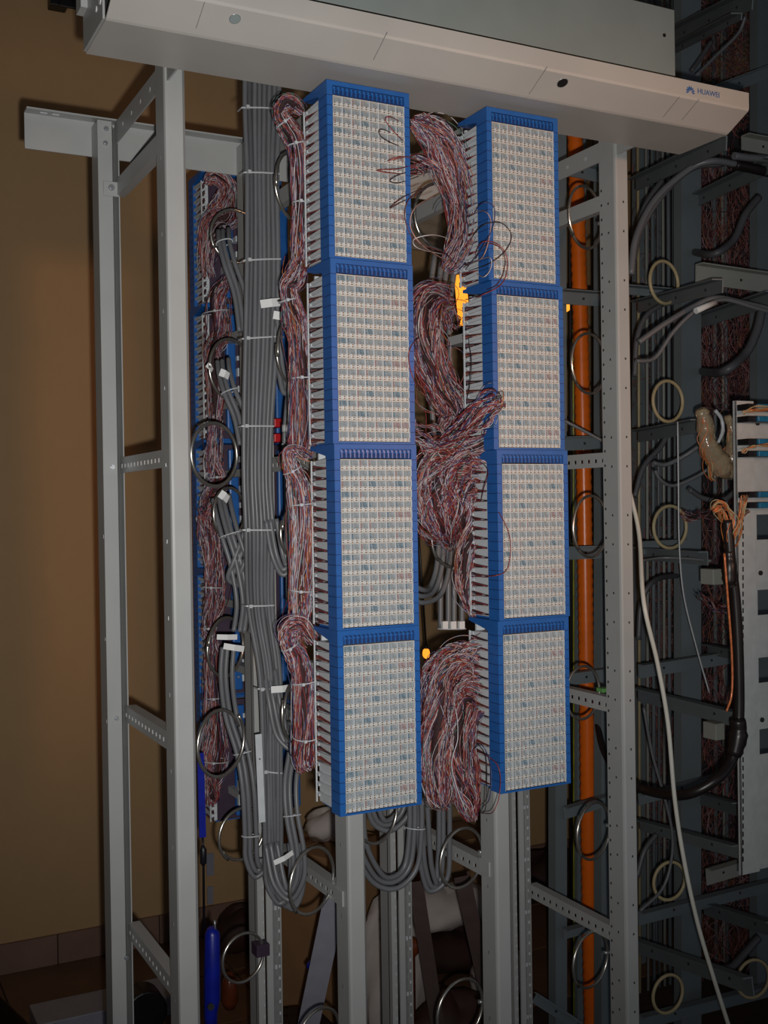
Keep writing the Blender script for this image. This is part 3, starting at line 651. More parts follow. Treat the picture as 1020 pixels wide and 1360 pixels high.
# single loose jumper wires, each an object of its own
loose = [
 ([(545, 195), (528, 180), (512, 160), (520, 156), (545, 170)], 0, 'red loop in front of the top left block, uppermost'),
 ([(548, 200), (520, 190), (505, 180), (508, 172), (540, 185)], 7, 'dark loop in front of the top left block'),
 ([(560, 215), (530, 224), (501, 226), (520, 230), (560, 232)], 0, 'red wire reaching furthest left over the top left block'),
 ([(555, 225), (530, 232), (518, 240), (530, 243), (556, 234)], 7, 'small dark hook over the top left block'),
 ([(556, 205), (530, 210), (515, 214), (535, 208), (560, 215)], 1, 'pink wire over the top left block'),
 ([(560, 250), (535, 262), (518, 276), (530, 270), (560, 255)], 2, 'deep red wire sagging over the top left block'),
 ([(575, 245), (545, 262), (538, 290), (552, 320), (588, 335), (605, 350)], 2, 'large red loop left of the wire arch'),
 ([(578, 260), (552, 275), (545, 300), (560, 325), (590, 345)], 10, 'pale loop left of the wire arch'),
 ([(600, 318), (575, 312), (550, 318), (556, 330), (590, 338)], 3, 'white wire low in the upper gap'),
 ([(628, 345), (640, 322), (662, 325), (674, 345), (668, 375), (640, 392), (618, 398)], 0, 'thick red loop over the boundary of the right blocks'),
 ([(628, 350), (645, 325), (665, 330), (671, 350), (660, 378), (632, 388)], 2, 'second red loop over the boundary of the right blocks'),
 ([(622, 322), (640, 300), (665, 296), (679, 312), (672, 332), (650, 350), (622, 360)], 7, 'dark blue loop over the top right block'),
 ([(626, 290), (640, 270), (656, 275), (655, 300), (640, 330), (618, 358)], 5, 'blue wire bowing over the right column edge'),
 ([(628, 280), (646, 282), (652, 300), (642, 340), (620, 352)], 10, 'pale wire bowing over the right column edge'),
 ([(630, 360), (642, 368), (652, 356), (650, 342), (630, 348)], 3, 'short white curl beside the right blocks'),
 ([(560, 445), (546, 460), (543, 480), (550, 505), (562, 520)], 0, 'red wire bulging over the edge of the second left block'),
 ([(622, 450), (626, 480), (624, 510), (620, 530)], 7, 'dark wire down the edge of the second right block'),
 ([(650, 525), (668, 520), (664, 545), (650, 560)], 8, 'orange wire tip over the second right block'),
 ([(635, 610), (648, 625), (642, 650), (638, 668)], 2, 'red wire hanging at the third right block'),
 ([(648, 660), (668, 690), (678, 720), (674, 755), (655, 765), (632, 762)], 0, 'long red loop in front of the third right block'),
 ([(622, 1000), (640, 990), (652, 1020), (650, 1060), (640, 1072)], 5, 'blue wire looping at the foot of the right column'),
 ([(630, 995), (660, 1015), (664, 1050), (655, 1078), (640, 1080)], 0, 'red wire looping at the foot of the right column'),
 ([(632, 985), (645, 1005), (646, 1050), (644, 1076), (636, 1080)], 7, 'dark wire looping at the foot of the right column'),
 ([(590, 945), (604, 940), (608, 980), (600, 1020), (620, 1080), (632, 1090)], 3, 'white wire in the lowest wire mass'),
 ([(570, 1010), (566, 1050), (575, 1074), (598, 1072)], 10, 'pale wire curling at the bottom left of the lowest wire mass'),
 ([(575, 395), (560, 412), (556, 440), (565, 470)], 3, 'white wire crossing the slanting bundle'),
]
for i, (pp, mi, lab) in enumerate(loose):
    rg_ = random.Random(i); Y = 1.44 if i < 17 else 1.445
    ctrl = [P(x, y, (1.54 if (k in (0, len(pp)-1)) else Y)) for k, (x, y) in enumerate(pp)]
    b = MB(); b.tube([V(x) for x in spline(ctrl, 7)], .00075, 5)
    tag(b.build('jumper_wire', WM[mi]), 'single loose '+lab, 'wire', 'loose single jumper wires')

# ------------------------------------------------------------------ cable rings
def ring(cx, cy, w_, h_, Y, label, r=.0028, stud=None, tail=True, m='chrome', start=100, name='cable_ring', group='steel cable rings'):
    c = P(cx, cy, Y); R = h_/2*mpp(cx, Y); d = ray(cx, cy); vh = V((d.x, d.y, 0)).normalized(); rt = V((vh.y, -vh.x, 0))
    a = math.acos(min(1, w_/h_)); u = rt*math.cos(a)+vh*math.sin(a); z = V((0, 0, 1)); nrm = u.cross(z)
    root = thing(name, label, 'ring', c, group)
    s = math.radians(start); tot = 2*math.pi*(1.06 if tail else 1.0); n = 40
    if tail: pts = [c+(u*math.cos(s+tot*i/n)+z*math.sin(s+tot*i/n))*R*(1+.10*i/n)+nrm*(.006*i/n) for i in range(n+1)]
    else: pts = [c+(u*math.cos(tot*i/n)+z*math.sin(tot*i/n))*R for i in range(n)]
    b = MB(); b.tube(pts, r, 10, closed=not tail); part(b, 'ring_wire', M[m], root)
    if stud:
        q = c+u*R*(1 if stud > 0 else -1); b = MB(); b.disc(q, rt, .0038, .010, 10); b.disc(q+rt*stud*.009, rt, .006, .004, 6); b.tube([q, q+rt*stud*.022], .0022, 8); part(b, 'fixing_stud', M['steel'], root)
    return root
ring(389, 250, 46, 84, 1.72, 'chrome ring half hidden at the top, left of the top wire bundle', start=170)
ring(312, 315, 60, 66, 1.95, 'dark steel ring in front of the uppermost rear wires', start=190)
ring(305, 492, 52, 76, 1.93, 'chrome ring round the second grey branch', start=160)
ring(285, 604, 60, 84, 1.80, 'thick oval steel ring right beside the tall left post at mid height', r=.0032, tail=False)
ring(303, 682, 40, 64, 1.93, 'chrome ring below the thick oval ring, mostly hidden', start=200)
ring(390, 470, 44, 88, 1.72, 'chrome ring half hidden left of the second wire bundle', start=170)
ring(291, 986, 56, 84, 1.80, 'large steel ring low beside the tall left post', r=.003, start=20)
ring(298, 860, 44, 74, 1.93, 'chrome ring round the white labelled cable pair', start=150)
ring(320, 1108, 56, 66, 1.93, 'open chrome ring hanging below the rear column', start=210)
ring(323, 1272, 54, 64, 1.93, 'chrome ring near the floor left, held by a dark clamp', start=160, tail=False)
ring(413, 1170, 56, 84, 1.72, 'chrome ring below the left wires beside the second post', start=200)
ring(391, 708, 36, 66, 1.72, 'narrow chrome ring hidden behind the third wire bundle', start=150)
ring(392, 944, 34, 80, 1.72, 'chrome half ring left of the lowest wire bundle', start=150)
ring(612, 1140, 54, 76, 1.72, 'chrome ring hanging low between the second and third posts', start=200, stud=1)
ring(610, 1342, 58, 78, 1.72, 'chrome ring at the bottom edge left of the third post', start=200, stud=1)
ring(424, 1375, 54, 70, 1.72, 'chrome ring cut by the bottom edge of the picture', tail=False)
ring(585, 290, 66, 84, 1.72, 'chrome ring behind the arching wires in the upper gap', start=200)
ring(602, 715, 56, 76, 1.72, 'chrome ring where the middle wires meet the grey cables', start=200)
ring(500, 1082, 50, 74, 1.72, 'chrome ring under the left lower block', start=200)
ring(776, 290, 42, 78, 1.75, 'chrome ring on the right post near the beam', start=200, stud=1)
ring(781, 484, 44, 76, 1.75, 'chrome ring on the right post beside the second right block', start=200, stud=1)
ring(783, 700, 44, 78, 1.75, 'chrome ring on the right post beside the third right block', start=200, stud=1)
ring(774, 920, 44, 70, 1.75, 'brassy ring on the right post beside the lowest right block', tail=False, stud=1)
ring(787, 1104, 42, 72, 1.75, 'chrome ring on the right post, second from the bottom', start=200, stud=1)
ring(783, 1275, 44, 70, 1.75, 'chrome ring on the right post, lowest', start=200, stud=1)
b = MB(); q = P(357, 1271, 1.9); b.box(q.x-.012, q.x+.014, q.y+.03, q.y+.058, q.z-.011, q.z+.011)
tag(b.build('ring_clamp', M['purple'], None, .001), 'dark purple clamp strapping a ring to the perforated rear post', 'clamp')
b = MB(); q = P(806, 917, 1.70); b.box(q.x-.010, q.x+.008, q.y, q.y+.02, q.z-.004, q.z+.004)
tag(b.build('green_lit_clip', mat('green_lit_clip', (96, 150, 84), .4), None, .001), 'small green-lit clip at the brassy ring on the right post', 'clip')  # green light falling on the clip is put into its colour
SHIFT = .38
for (cx, cy, w_, h_, lab) in ((887, 533, 38, 54, 'beige cable ring on the far rack level with the plastic wrapped splice'), (890, 700, 42, 56, 'beige cable ring on the far rack above the long white cable'), (889, 1170, 40, 50, 'beige cable ring low on the far rack'), (887, 1320, 38, 50, 'lowest beige cable ring on the far rack'), (882, 375, 36, 56, 'beige cable ring on the far rack upper part'), (1000, 1300, 40, 50, 'beige cable ring at the lower right corner')):
    ring(cx, cy, w_, h_, 2.45, lab, r=.0042, m='beige', tail=False, name='plastic_ring', group='beige rings on the far rack')

SHIFT = 0.0
# ------------------------------------------------------------------ behind the columns: lamp glow, hanging things
lamp = thing('warm_lamp', 'glowing amber tube lamp seen through the wires between the columns', 'lamp', P(613, 402, 2.3))
b = MB(); a = P(611, 366, 2.3); c = P(617, 434, 2.3); b.tube([a, a.lerp(c, .5), c], 8*mpp(612, 2.3), 14); part(b, 'glowing_tube', M['amber'], lamp)
b = MB(); b.disc(a+V((0, 0, .015)), (0, 0, 1), .018, .03, 14); b.disc(c-V((0, 0, .015)), (0, 0, 1), .018, .03, 14); b.tube([a+V((0, 0, .03)), a+V((0, .1, .25)), a+V((0, .2, .9))], .004, 8); part(b, 'lamp_holder', M['black'], lamp)
for (px, py, rp_, lab) in ((566, 868, 5, 'small amber bulb glowing left of the lowest wire mass'), (753, 407, 5, 'small bright lamp at the edge of the second right block')):
    q2 = P(px, py, 2.6); l2 = thing('small_lamp', lab, 'lamp', P(px, py, 2.6)); q = P(px, py, 2.6); r_ = rp_*mpp(px, 2.6)
    b = MB(); b.tube([q+V((0, 0, r_*s)) for s in (1.4, 1, .4, -.4, -1, -1.4)], [r_*.3, r_*.8, r_, r_, r_*.7, r_*.1], 12); part(b, 'bulb', M['amber'], l2)
    b = MB(); b.tube([q+V((0, 0, r_*1.3)), q+V((0, 0, r_*2.2))], r_*.45, 10); b.tube([q+V((0, 0, r_*2)), q+V((0, .05, .5))], .003, 6); part(b, 'bulb_cap', M['black'], l2)
b = MB(); a = P(553, 262, 3.55); c = P(600, 330, 3.55); b.box(a.x, c.x, YW-.02, YW-.001, c.z, a.z)
tag(b.build('wall_notice', M['warmlit'], None, .003), 'cream sheet on the wall seen through the upper gap between the columns', 'notice')
# red plugs on the blue rail
for py, nm in ((562, 'upper'), (582, 'lower')):
    b = MB(); q = P(367, py, 2.12); b.box(q.x-.008, q.x+.010, q.y-.01, q.y+.045, q.z-.009, q.z+.009)
    tag(b.build('red_plug', M['redp'], None, .002), nm+' of two red plastic plugs on the blue strip behind the grey cables', 'plug')
b = MB(); q = P(381, 569, 1.77); b.tube([q-V((0, 0, .006)), q+V((0, 0, .006))], .0085, 14)
tag(b.build('metal_sleeve', M['alu'], None), 'bright metal sleeve on the grey cable behind the left wires', 'sleeve')
# blue tools hanging behind the tall left post
tl = thing('hand_tool', 'blue handled punch tool hanging behind the tall left post near the floor', 'tool', P(279, 1290, 1.9))
b = MB(); hp = [(280, 1232, 5), (282, 1240, 10), (282, 1290, 11), (282, 1325, 11), (280, 1345, 9), (281, 1375, 8)]
b.tube([P(x, y, 1.9) for x, y, _ in hp], [r_*mpp(280, 1.9) for *_, r_ in hp], 14); part(b, 'handle', M['bluebag'], tl)
b = MB(); q = P(280, 1337, 1.885); b.disc(q, (0, 1, 0), .006, .004, 14); part(b, 'hanging_hole', M['hole'], tl)
b = MB(); b.tube([P(286, 1234, 1.89), P(285, 1222, 1.89)], .0018, 6); part(b, 'metal_hook', M['steel'], tl)
tl = thing('hanging_cord', 'blue strap and dark cord hanging behind the tall left post', 'strap', P(268, 1100, 1.9))
b = MB(); b.bar(P(266, 1000, 1.9), P(269, 1112, 1.9), 9*mpp(268, 1.9), .004, up=V((1, 0, 0))); part(b, 'strap', M['bluebag'], tl)
b = MB(); b.tube([P(269, 1112, 1.9), P(270, 1130, 1.9), P(271, 1232, 1.9)], .0022, 6); part(b, 'cord', M['black'], tl)
b = MB(); b.tube([P(269, 1122, 1.9), P(270, 1128, 1.9), P(270, 1146, 1.9), P(270, 1150, 1.9)], [.002, .006, .006, .002], 10); part(b, 'cord_lock', M['black'], tl)
for i, (x0, y0, x1, y1) in enumerate(((274, 1134, 284, 1162), (275, 1178, 283, 1200))):
    a = P(x0, y0, YW-.003); c = P(x1, y1, YW-.003); b = MB(); b.box(a.x, c.x, YW-.006, YW-.001, c.z, a.z)
    tag(b.build('wall_patch', M['lilac']), 'faint grey paper patch on the wall behind the post, %s' % ('upper', 'lower')[i], 'patch')

# ------------------------------------------------------------------ clutter on the floor behind
def leaning(label, a, c, wpx, Y0, Y1, m, rnd=False):
    A = P(a[0], a[1], Y0); C_ = P(c[0], c[1], Y1); C_ = C_ + (C_-A)*((C_.z)/(A.z-C_.z)) if True else C_
    b = MB()
    if rnd: b.tube([A, A.lerp(C_, .5), C_], wpx/2*mpp(a[0], Y0), 14)
    else:
        t = (C_-A).normalized(); sd = t.cross(FWD).normalized(); h = wpx/2*mpp(a[0], Y0)
        b.bar(A, C_, h*2, .004, up=sd); b.bar(A+sd*h+V((0, .008, 0)), C_+sd*h+V((0, .008, 0)), .004, .018, up=sd)
    return tag(b.build('leaning_bar', m, None), label, 'bar', 'bars leaning behind the rack')
leaning('pale grey metal bar leaning steeply beside the second post', (446, 1188), (412, 1350), 30, 2.02, 2.15, M['lilac'])
leaning('dark brownish bar leaning between the second and third posts', (552, 1172), (578, 1340), 20, 2.06, 2.2, M['brownbar'])
leaning('dark brownish bar leaning close to the third post', (614, 1165), (650, 1330), 22, 2.06, 2.2, M['brownbar'])
def rock(label, name, cat, pts, m, seed, amp=.02, cnt=3):
    pass
def cbox(label, c, sx, sy, sz, rz, m, name='cardboard_box', cat='box', tilt=0, flap=True):
    root = thing(name, label, cat, c); root.rotation_euler = (0, tilt, rz)
    b = MB(); t = .005; b.box(-sx/2, sx/2, -sy/2, -sy/2+t, 0, sz); b.box(-sx/2, sx/2, sy/2-t, sy/2, 0, sz); b.box(-sx/2, -sx/2+t, -sy/2, sy/2, 0, sz); b.box(sx/2-t, sx/2, -sy/2, sy/2, 0, sz); b.box(-sx/2, sx/2, -sy/2, sy/2, 0, t)
    b.build('carton', m, root, .002)
    if flap:
        for s in (-1, 1):
            b = MB(); b.hexa([(-sx/2, s*sy/2, sz), (sx/2, s*sy/2, sz), (sx/2, s*sy/2-s*t, sz), (-sx/2, s*sy/2-s*t, sz), (-sx/2, s*sy*.78, sz-.05), (sx/2, s*sy*.78, sz-.05), (sx/2, s*sy*.78-s*t, sz-.045), (-sx/2, s*sy*.78-s*t, sz-.045)]); b.build('flap', m, root)
            b = MB(); b.box(-sx/2+.01, sx/2-.01, min(0, s*sy/2), max(0, s*sy/2)-.002, sz-.003+.002*s, sz+.002*s); b.build('lid_flap', m, root)
    return root
cbox('large open cardboard box behind the second post', (1.33, 3.0, 0), .27, .26, .46, .45, M['card'])
cbox('low cardboard box behind the white cloth bag', (1.93, 3.34, 0), .30, .2, .30, .1, M['card'])
def sack(label, ctr, rad, m, seed, name='plastic_bag', cat='bag', sq=(1, 1, 1)):
    rng = np.random.default_rng(seed); b = MB(); nu, nv = 22, 14; vs = []
    ph = rng.random((6, 3))*6.28
    for i in range(nv+1):
        th = math.pi*i/nv
        for j in range(nu):
            a = 2*math.pi*j/nu; d = V((math.sin(th)*math.cos(a), math.sin(th)*math.sin(a), math.cos(th)))
            k = 1+.10*math.sin(3*a+ph[0, 0]+2*th)+.08*math.sin(5*a+ph[1, 0])*math.sin(4*th)+.06*math.sin(9*a+ph[2, 0]+5*th)
            z = ctr[2]+d.z*rad*k*sq[2]; vs.append((ctr[0]+d.x*rad*k*sq[0], ctr[1]+d.y*rad*k*sq[1], max(.001, z)))
    fs = [(i*nu+j, i*nu+(j+1) % nu, (i+1)*nu+(j+1) % nu, (i+1)*nu+j) for i in range(nv) for j in range(nu)]
    b.add(vs, [f[::-1] for f in fs], 0, True); return tag(b.build(name, m), label, cat)
sack('crumpled white cloth bag lying on the dark red sack between the lower posts', (1.73, 3.0, .19), .17, M['cloth'], 1, sq=(1.1, .6, .36))
sack('white plastic bag on the floor beside the third post', (1.74, 2.72, .085), .085, M['cloth'], 2, sq=(.9, .8, 1.0))
sack('dark red sack under the white cloth bag', (1.73, 3.0, .06), .2, M['dkred'], 3, sq=(1.1, .6, .32))
sack('white crumpled wrapping on top of the large cardboard box', (1.34, 2.98, .51), .085, M['cloth'], 4, name='wrapping', cat='wrapping', sq=(1, .8, .55))
sack('pinkish paper bag standing behind the second post', (1.335, 2.60, .20), .13, M['cloth'], 5, name='paper_bag', sq=(.7, .6, 1.5))
sack('dark brown bag on the floor left of the second post', (1.00, 2.50, .1), .13, M['dkred'], 6, sq=(1.1, 1, .8))
sack('dark sack on the floor between second and third posts', (1.40, 2.40, .1), .13, M['dkred'], 8, sq=(1.1, .8, .9))
sack('added dark heap for floor sacking behind the third post', (2.36, 3.35, .08), .15, M['dkred'], 9, name='shade', sq=(1.2, .8, .6))  # added dark lump; only floor in shadow lies there
sack('dark coiled bag on the floor behind the lowest left ring', (1.24, 3.45, .06), .10, M['dkred'], 10, sq=(1.2, .8, .8))
q = P(414, 1282, 2.2); b = MB(); b.tube([q-V((.01, 0, .004)), q, q+V((.01, 0, .004))], [.006, .011, .006], 12); tag(b.build('bottle_cap', M['bluebag']), 'small blue cap near the leaning pale bar', 'cap')
q = P(547, 1255, 2.4); b = MB(); b.tube([q+V((0, 0, .02)), q+V((0, 0, .012)), q-V((0, 0, .015)), q-V((0, 0, .03)), q-V((0, 0, .2))], [.004, .018, .02, .008, .007], 14)
tag(b.build('wooden_handle', mat('varnished_wood', (104, 50, 28), .2, var=.2)), 'round varnished brown knob on a dark stick between the second and third posts', 'tool')
q = P(305, 1318, 2.6); b = MB(); b.tube([q+V((0, 0, .05)), q+V((0, 0, .03)), q-V((0, 0, .02)), q-V((0, 0, .04))], [.006, .018, .021, .012], 14)
tag(b.build('varnished_knob', bpy.data.materials['varnished_wood']), 'round varnished brown knob by the blue tool handle', 'tool')
# low dark things at bottom left
q = P(20, 1345, 3.0); cbox('dark low crate cut by the bottom left corner', (q.x-.12, 3.05, 0), .30, .4, .10, .2, M['dkred'], 'dark_crate', 'crate', flap=False)
a = P(50, 1352, 3.1); c = P(150, 1330, 3.1); b = MB(); b.box(a.x, c.x+.25, 3.1, 3.24, 0, .055); b.box(a.x+.02, a.x+.05, 3.09, 3.1, .02, .05)
tag(b.build('floor_trunking', M['lilac'], None, .003), 'grey metal trunking lying on the tiled floor at the bottom left', 'trunking')
b = MB(); q = P(196, 1345, 3.0); b.disc((q.x, 3.05, .06), (0, 1, 0), .06, .08, 20); tag(b.build('tape_roll', M['black'], None, .004), 'black roll on the floor behind the left side bar', 'roll')

# ------------------------------------------------------------------ orange duct and the grey frame behind the right post
od = thing('orange_duct', 'bright orange corrugated cable duct running the full height behind the right post', 'duct', P(775, 1360, 2.35))
a0 = P(763, 150, 2.35); a1 = P(789, 1400, 2.35); n = 200; pts = []; rr = []
for i in range(n+1):
    t = i/n; q = a0.lerp(a1, t); q.x += .006*math.sin(t*5); pts.append(q); rr.append((9.5*mpp(775, 2.35))*(1+.13*(i % 2)))
b = MB(); b.tube(pts, rr, 14); part(b, 'ribbed_tube', M['orange'], od)
b = MB(); rr2 = [x*1.0 for x in rr]; b.tube([p+V((.013, .012, 0)) for p in pts], [x*.72 for x in rr], 12); part(b, 'ribbed_tube', M['orange'], od)
SHIFT = .38
def vbar(label, px0, px1, y0, y1, Y, m, th=.03, name='frame_upright', group='uprights of the far frame', cat='upright', skew=0):
    a = P(px0, y0, Y); c = P(px1, y0, Y); d = P(px0+skew, y1, Y); Y -= SHIFT
    b = MB(); z1 = max(a.z, d.z); z0 = max(0, min(a.z, d.z)); wd = c.x-a.x; dx = d.x-a.x
    b.hexa([(d.x, Y, z0), (d.x+wd, Y, z0), (d.x+wd, Y+th, z0), (d.x, Y+th, z0), (a.x, Y, z1), (a.x+wd, Y, z1), (a.x+wd, Y+th, z1), (a.x, Y+th, z1)])
    return b, tag
far = thing('far_rack', 'dark blue grey steel distribution rack standing behind on the right, crossed by many bars', 'rack', (2.0, 2.25, 0))
def fpart(b, nm='upright', m='rpaint'): return part(b[0] if isinstance(b, tuple) else b, nm, M[m], far)
for (x0, x1, Y) in ((737, 752, 2.62), (798, 822, 2.62), (905, 931, 2.66), (1006, 1024, 2.75), (848, 862, 3.1), (872, 880, 3.1)):
    fpart(vbar('', x0, x1, -30, 1500, Y, None, skew=2))
for (x0, x1, y0, y1) in ((765, 778, 150, 1400),):
    fpart(vbar('', x0, x1, y0, y1, 2.86, None, skew=3))
def fbar(x0, y0, x1, y1, hpx, Y0, Y1, m='rpaint', nm='cross_bar'):
    a = P(x0, y0, Y0); c = P(x1, y1, Y1); b = MB(); h = hpx*mpp((x0+x1)/2, (Y0+Y1)/2)
    up = V((0, 0, 1)); b.bar(a, c, h, .003, m=0); t = (c-a).normalized(); sd = t.cross(up).normalized()
    b.bar(a+sd*.012+V((0, 0, h/2)), c+sd*.012+V((0, 0, h/2)), .003, .024)
    o = fpart(b, nm, m)
    nb = max(1, int((c-a).length/.16)); hb = MB()
    nrm = -sd if (-sd).dot(CAM-a) > 0 else sd
    for i in range(nb):
        q = a.lerp(c, (i+.5)/nb)+nrm*.002; hb.disc(q, nrm, .0035, .002, 8)
    part(hb, 'bar_hole', M['hole'], o)['kind'] = 'stuff'
# X-direction bars (recede to the right)
for (x0, y0, x1, y1, h) in ((745, 223, 800, 235, 17), (745, 395, 803, 399, 17), (745, 590, 806, 588, 17), (748, 735, 806, 733, 17), (748, 903, 808, 895, 17), (748, 1080, 808, 1062, 17), (748, 1240, 806, 1225, 15), (710, 1325, 765, 1360, 14),
        (848, 728, 905, 725, 17), (848, 892, 975, 872, 18), (848, 1220, 1024, 1175, 18), (848, 1358, 1030, 1312, 20), (820, 385, 905, 392, 10), (930, 130, 1030, 92, 16), (848, 1062, 960, 1032, 15)):
    fbar(x0, y0, x1, y1, h, 2.60, 2.60)
# Y-direction bars (come nearer to the right)
for (x0, y0, x1, y1, h, Y0, Y1) in ((845, 246, 965, 190, 17, 2.66, 2.15), (920, 270, 1030, 218, 16, 2.7, 2.25), (895, 50, 1000, 0, 22, 2.66, 2.2), (895, 68, 985, 22, 8, 2.64, 2.2), (848, 408, 960, 380, 16, 2.66, 2.18), (930, 428, 1030, 396, 17, 2.7, 2.28),
        (848, 580, 930, 566, 16, 2.66, 2.3), (848, 585+150, 940, 742, 17, 2.64, 2.3), (848, 922, 990, 958, 20, 2.6, 2.15), (850, 1095, 985, 1132, 17, 2.6, 2.15), (845, 1255, 1000, 1310, 22, 2.58, 2.1), (935, 1205, 1030, 1235, 20, 2.66, 2.3), (930, 1060, 985, 1076, 18, 2.66, 2.4), (940, 862, 980, 870, 14, 2.66, 2.45)):
    fbar(x0, y0, x1, y1, h, Y0, Y1)
for (x0, y0, x1, y1, h, Y0, Y1) in ((924, 364, 1040, 380, 24, 2.40, 2.40), (938, 1165, 982, 1152, 22, 2.5, 2.5), (985, 190, 1040, 200, 18, 2.4, 2.4)):
    fbar(x0, y0, x1, y1, h, Y0, Y1, 'rpaint2', 'label_bar')
# vertical pipes/edges between uprights
for i, (x, wd, mm) in enumerate(((846, 4, 'beige'), (857, 4, 'rpaint2'), (865, 5, 'rpaint'), (879, 4, 'rpaint2'), (886, 5, 'rpaint'), (893, 4, 'rpaint'), (899, 5, 'rpaint2'), (872, 4, 'cable'), (947, 6, 'rpaint'), (962, 5, 'rpaint'), (958, 4, 'rpaint2'), (738+22, 3, 'ygreen'), (758, 3, 'black'), (787+10, 5, 'black'))):
    b = MB(); Y = 2.95 if x > 840 else 2.84; sk = 4 if x > 840 else 2
    b.tube([P(x, -20, Y), P(x+sk*.6, 500, Y+.004), P(x+sk, 1400, Y)], wd/2*mpp(x, Y), 8)
    part(b, 'vertical_pipe', M[mm], far)
# dense old wiring behind the bars
def field(label, x0, x1, y0, y1, Y, n, seed, ang=.25):
    rng = np.random.default_rng(seed); N = 12; p = np.zeros((n, N, 3)); t = np.linspace(0, 1, N)
    for i in range(n):
        cx = rng.uniform(x0, x1); cyy = rng.uniform(y0, y1); L = rng.uniform(20, 70); a = rng.normal(0, ang)+math.pi/2*(rng.random() < .12)
        for k in range(N):
            s = (t[k]-.5)*L; x = cx+s*math.sin(a)+4*math.sin(t[k]*6+i); y = cyy+s*math.cos(a)
            x = min(max(x, x0-2), x1+2); p[i, k] = P(x, y, Y+.05*math.sin(i*1.3)+.01*math.sin(t[k]*5+i))
    off = P((x0+x1)/2, (y0+y1)/2, Y); me = wires_mesh('old_wiring', p-np.array(off), .0013, rng.integers(0, len(FM), (n, 1))*np.ones((1, N-1), int), FM)
    o = link('old_wiring', me, far); o.location = off-V(far.location); o['label'] = label; o['kind'] = 'stuff'
field('dense faded red and grey jumper wires filling the upper right of the far rack', 925, 1035, 210, 545, 2.95, 1100, 1)
field('faded jumper wires at the top right corner behind the bars', 895, 1035, -20, 170, 2.95, 500, 2, .8)
field('faded brown wires between the far uprights below the splice', 860, 900, 690, 1130, 3.05, 350, 3)
field('reddish old wires behind the black cable', 935, 990, 650, 1180, 2.95, 600, 4, .35)
field('dark reddish wires at the lower right corner', 935, 1035, 1160, 1380, 2.95, 350, 5, .5)
field('thin strip of old wires just right of the right post', 842, 880, 200, 700, 3.15, 300, 6, .2)
# backing panels of the far rack (dark)
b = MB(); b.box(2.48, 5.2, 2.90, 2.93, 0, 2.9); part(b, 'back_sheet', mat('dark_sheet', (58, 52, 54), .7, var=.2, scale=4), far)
# grey cables on the far rack
def single(label, pp, rpx, m='cabled', name='cable', group='cables on the far rack', n=8):
    b = MB(); q = pp[len(pp)//2]; b.tube([V(x) for x in spline([P(*z) for z in pp], 8)], rpx*mpp(q[0], q[2]), n)
    return tag(b.build(name, M[m]), label, 'cable', group)
single('thick grey cable arching from the right post up to the dark sleeve', [(838, 365, 2.35), (845, 315, 2.35), (870, 265, 2.35), (915, 225, 2.33), (945, 214, 2.3), (978, 218, 2.3)], 4.5, 'cable')
single('grey cable arching just under the thick one', [(842, 345, 2.4), (852, 305, 2.4), (880, 260, 2.38), (920, 224, 2.36), (960, 218, 2.34)], 3.5, 'cabled')
single('grey cable rising left of the arch', [(840, 330, 2.5), (856, 275, 2.5), (880, 238, 2.5)], 3.5, 'cabled')
single('grey cable sagging in the upper right bay', [(915, 332, 2.8), (928, 336, 2.6), (950, 337, 2.5), (975, 318, 2.5), (990, 285, 2.5), (1008, 262, 2.5)], 5, 'cabled')
single('thick grey cable curving down to the left under the label bar', [(922, 490, 2.8), (938, 494, 2.6), (962, 493, 2.4), (990, 470, 2.4), (1005, 440, 2.4), (1012, 410, 2.4)], 6, 'cabled')
single('black sleeve on the arching cable', [(976, 219, 2.3), (1000, 224, 2.3), (1035, 232, 2.3)], 7, 'cableb')
single('pale grey cable pair running right near the top right', [(975, 207, 2.28), (1000, 210, 2.28), (1035, 212, 2.28)], 5, 'cable')
single('grey cable curving from the label up over the middle bar', [(845, 480, 2.3), (870, 475, 2.3), (895, 440, 2.28), (925, 412, 2.26), (960, 398, 2.25), (1000, 408, 2.24), (1035, 418, 2.24)], 2.8, 'cable')
single('second grey cable curving over the middle bar', [(848, 455, 2.32), (880, 432, 2.3), (920, 408, 2.28), (950, 396, 2.26), (985, 402, 2.26), (1030, 412, 2.26)], 4, 'cable')
single('grey cable hanging behind the middle bar', [(843, 500, 2.5), (846, 450, 2.5), (858, 420, 2.5), (878, 405, 2.5)], 3.5, 'cabled')
b = MB(); b.tube([P(924, 413, 2.25), P(949, 402, 2.25)], 4.2*mpp(930, 2.25), 8); tag(b.build('cable_label', M['paper']), 'white label wrapped on a cable over the middle bar of the far rack', 'label')
single('grey cable swinging low left of the splice', [(868, 615, 2.4), (885, 617, 2.4), (910, 605, 2.38), (932, 590, 2.35)], 3, 'cable')
single('thin grey cable in a deep curve under the splice', [(870, 625, 2.38), (878, 638, 2.38), (895, 645, 2.38), (925, 633, 2.36), (945, 620, 2.34)], 2.4, 'cable')
single('grey cable crossing diagonally behind the right post', [(843, 660, 2.5), (855, 620, 2.5), (880, 590, 2.5), (890, 560, 2.5)], 3.5, 'cabled')
single('beige brown cable under the splice', [(915, 650, 2.36), (935, 662, 2.36), (960, 664, 2.34), (980, 650, 2.3)], 3.5, 'cabled')
single('pale cable along the bar at the black joint', [(850, 745, 2.4), (880, 741, 2.4), (915, 742, 2.35), (945, 745, 2.3)], 2, 'cable')
single('grey cable bending down behind the lower bay', [(848, 850, 2.55), (852, 800, 2.55), (868, 772, 2.55), (895, 765, 2.65), (918, 768, 2.8)], 3.5, 'cabled')
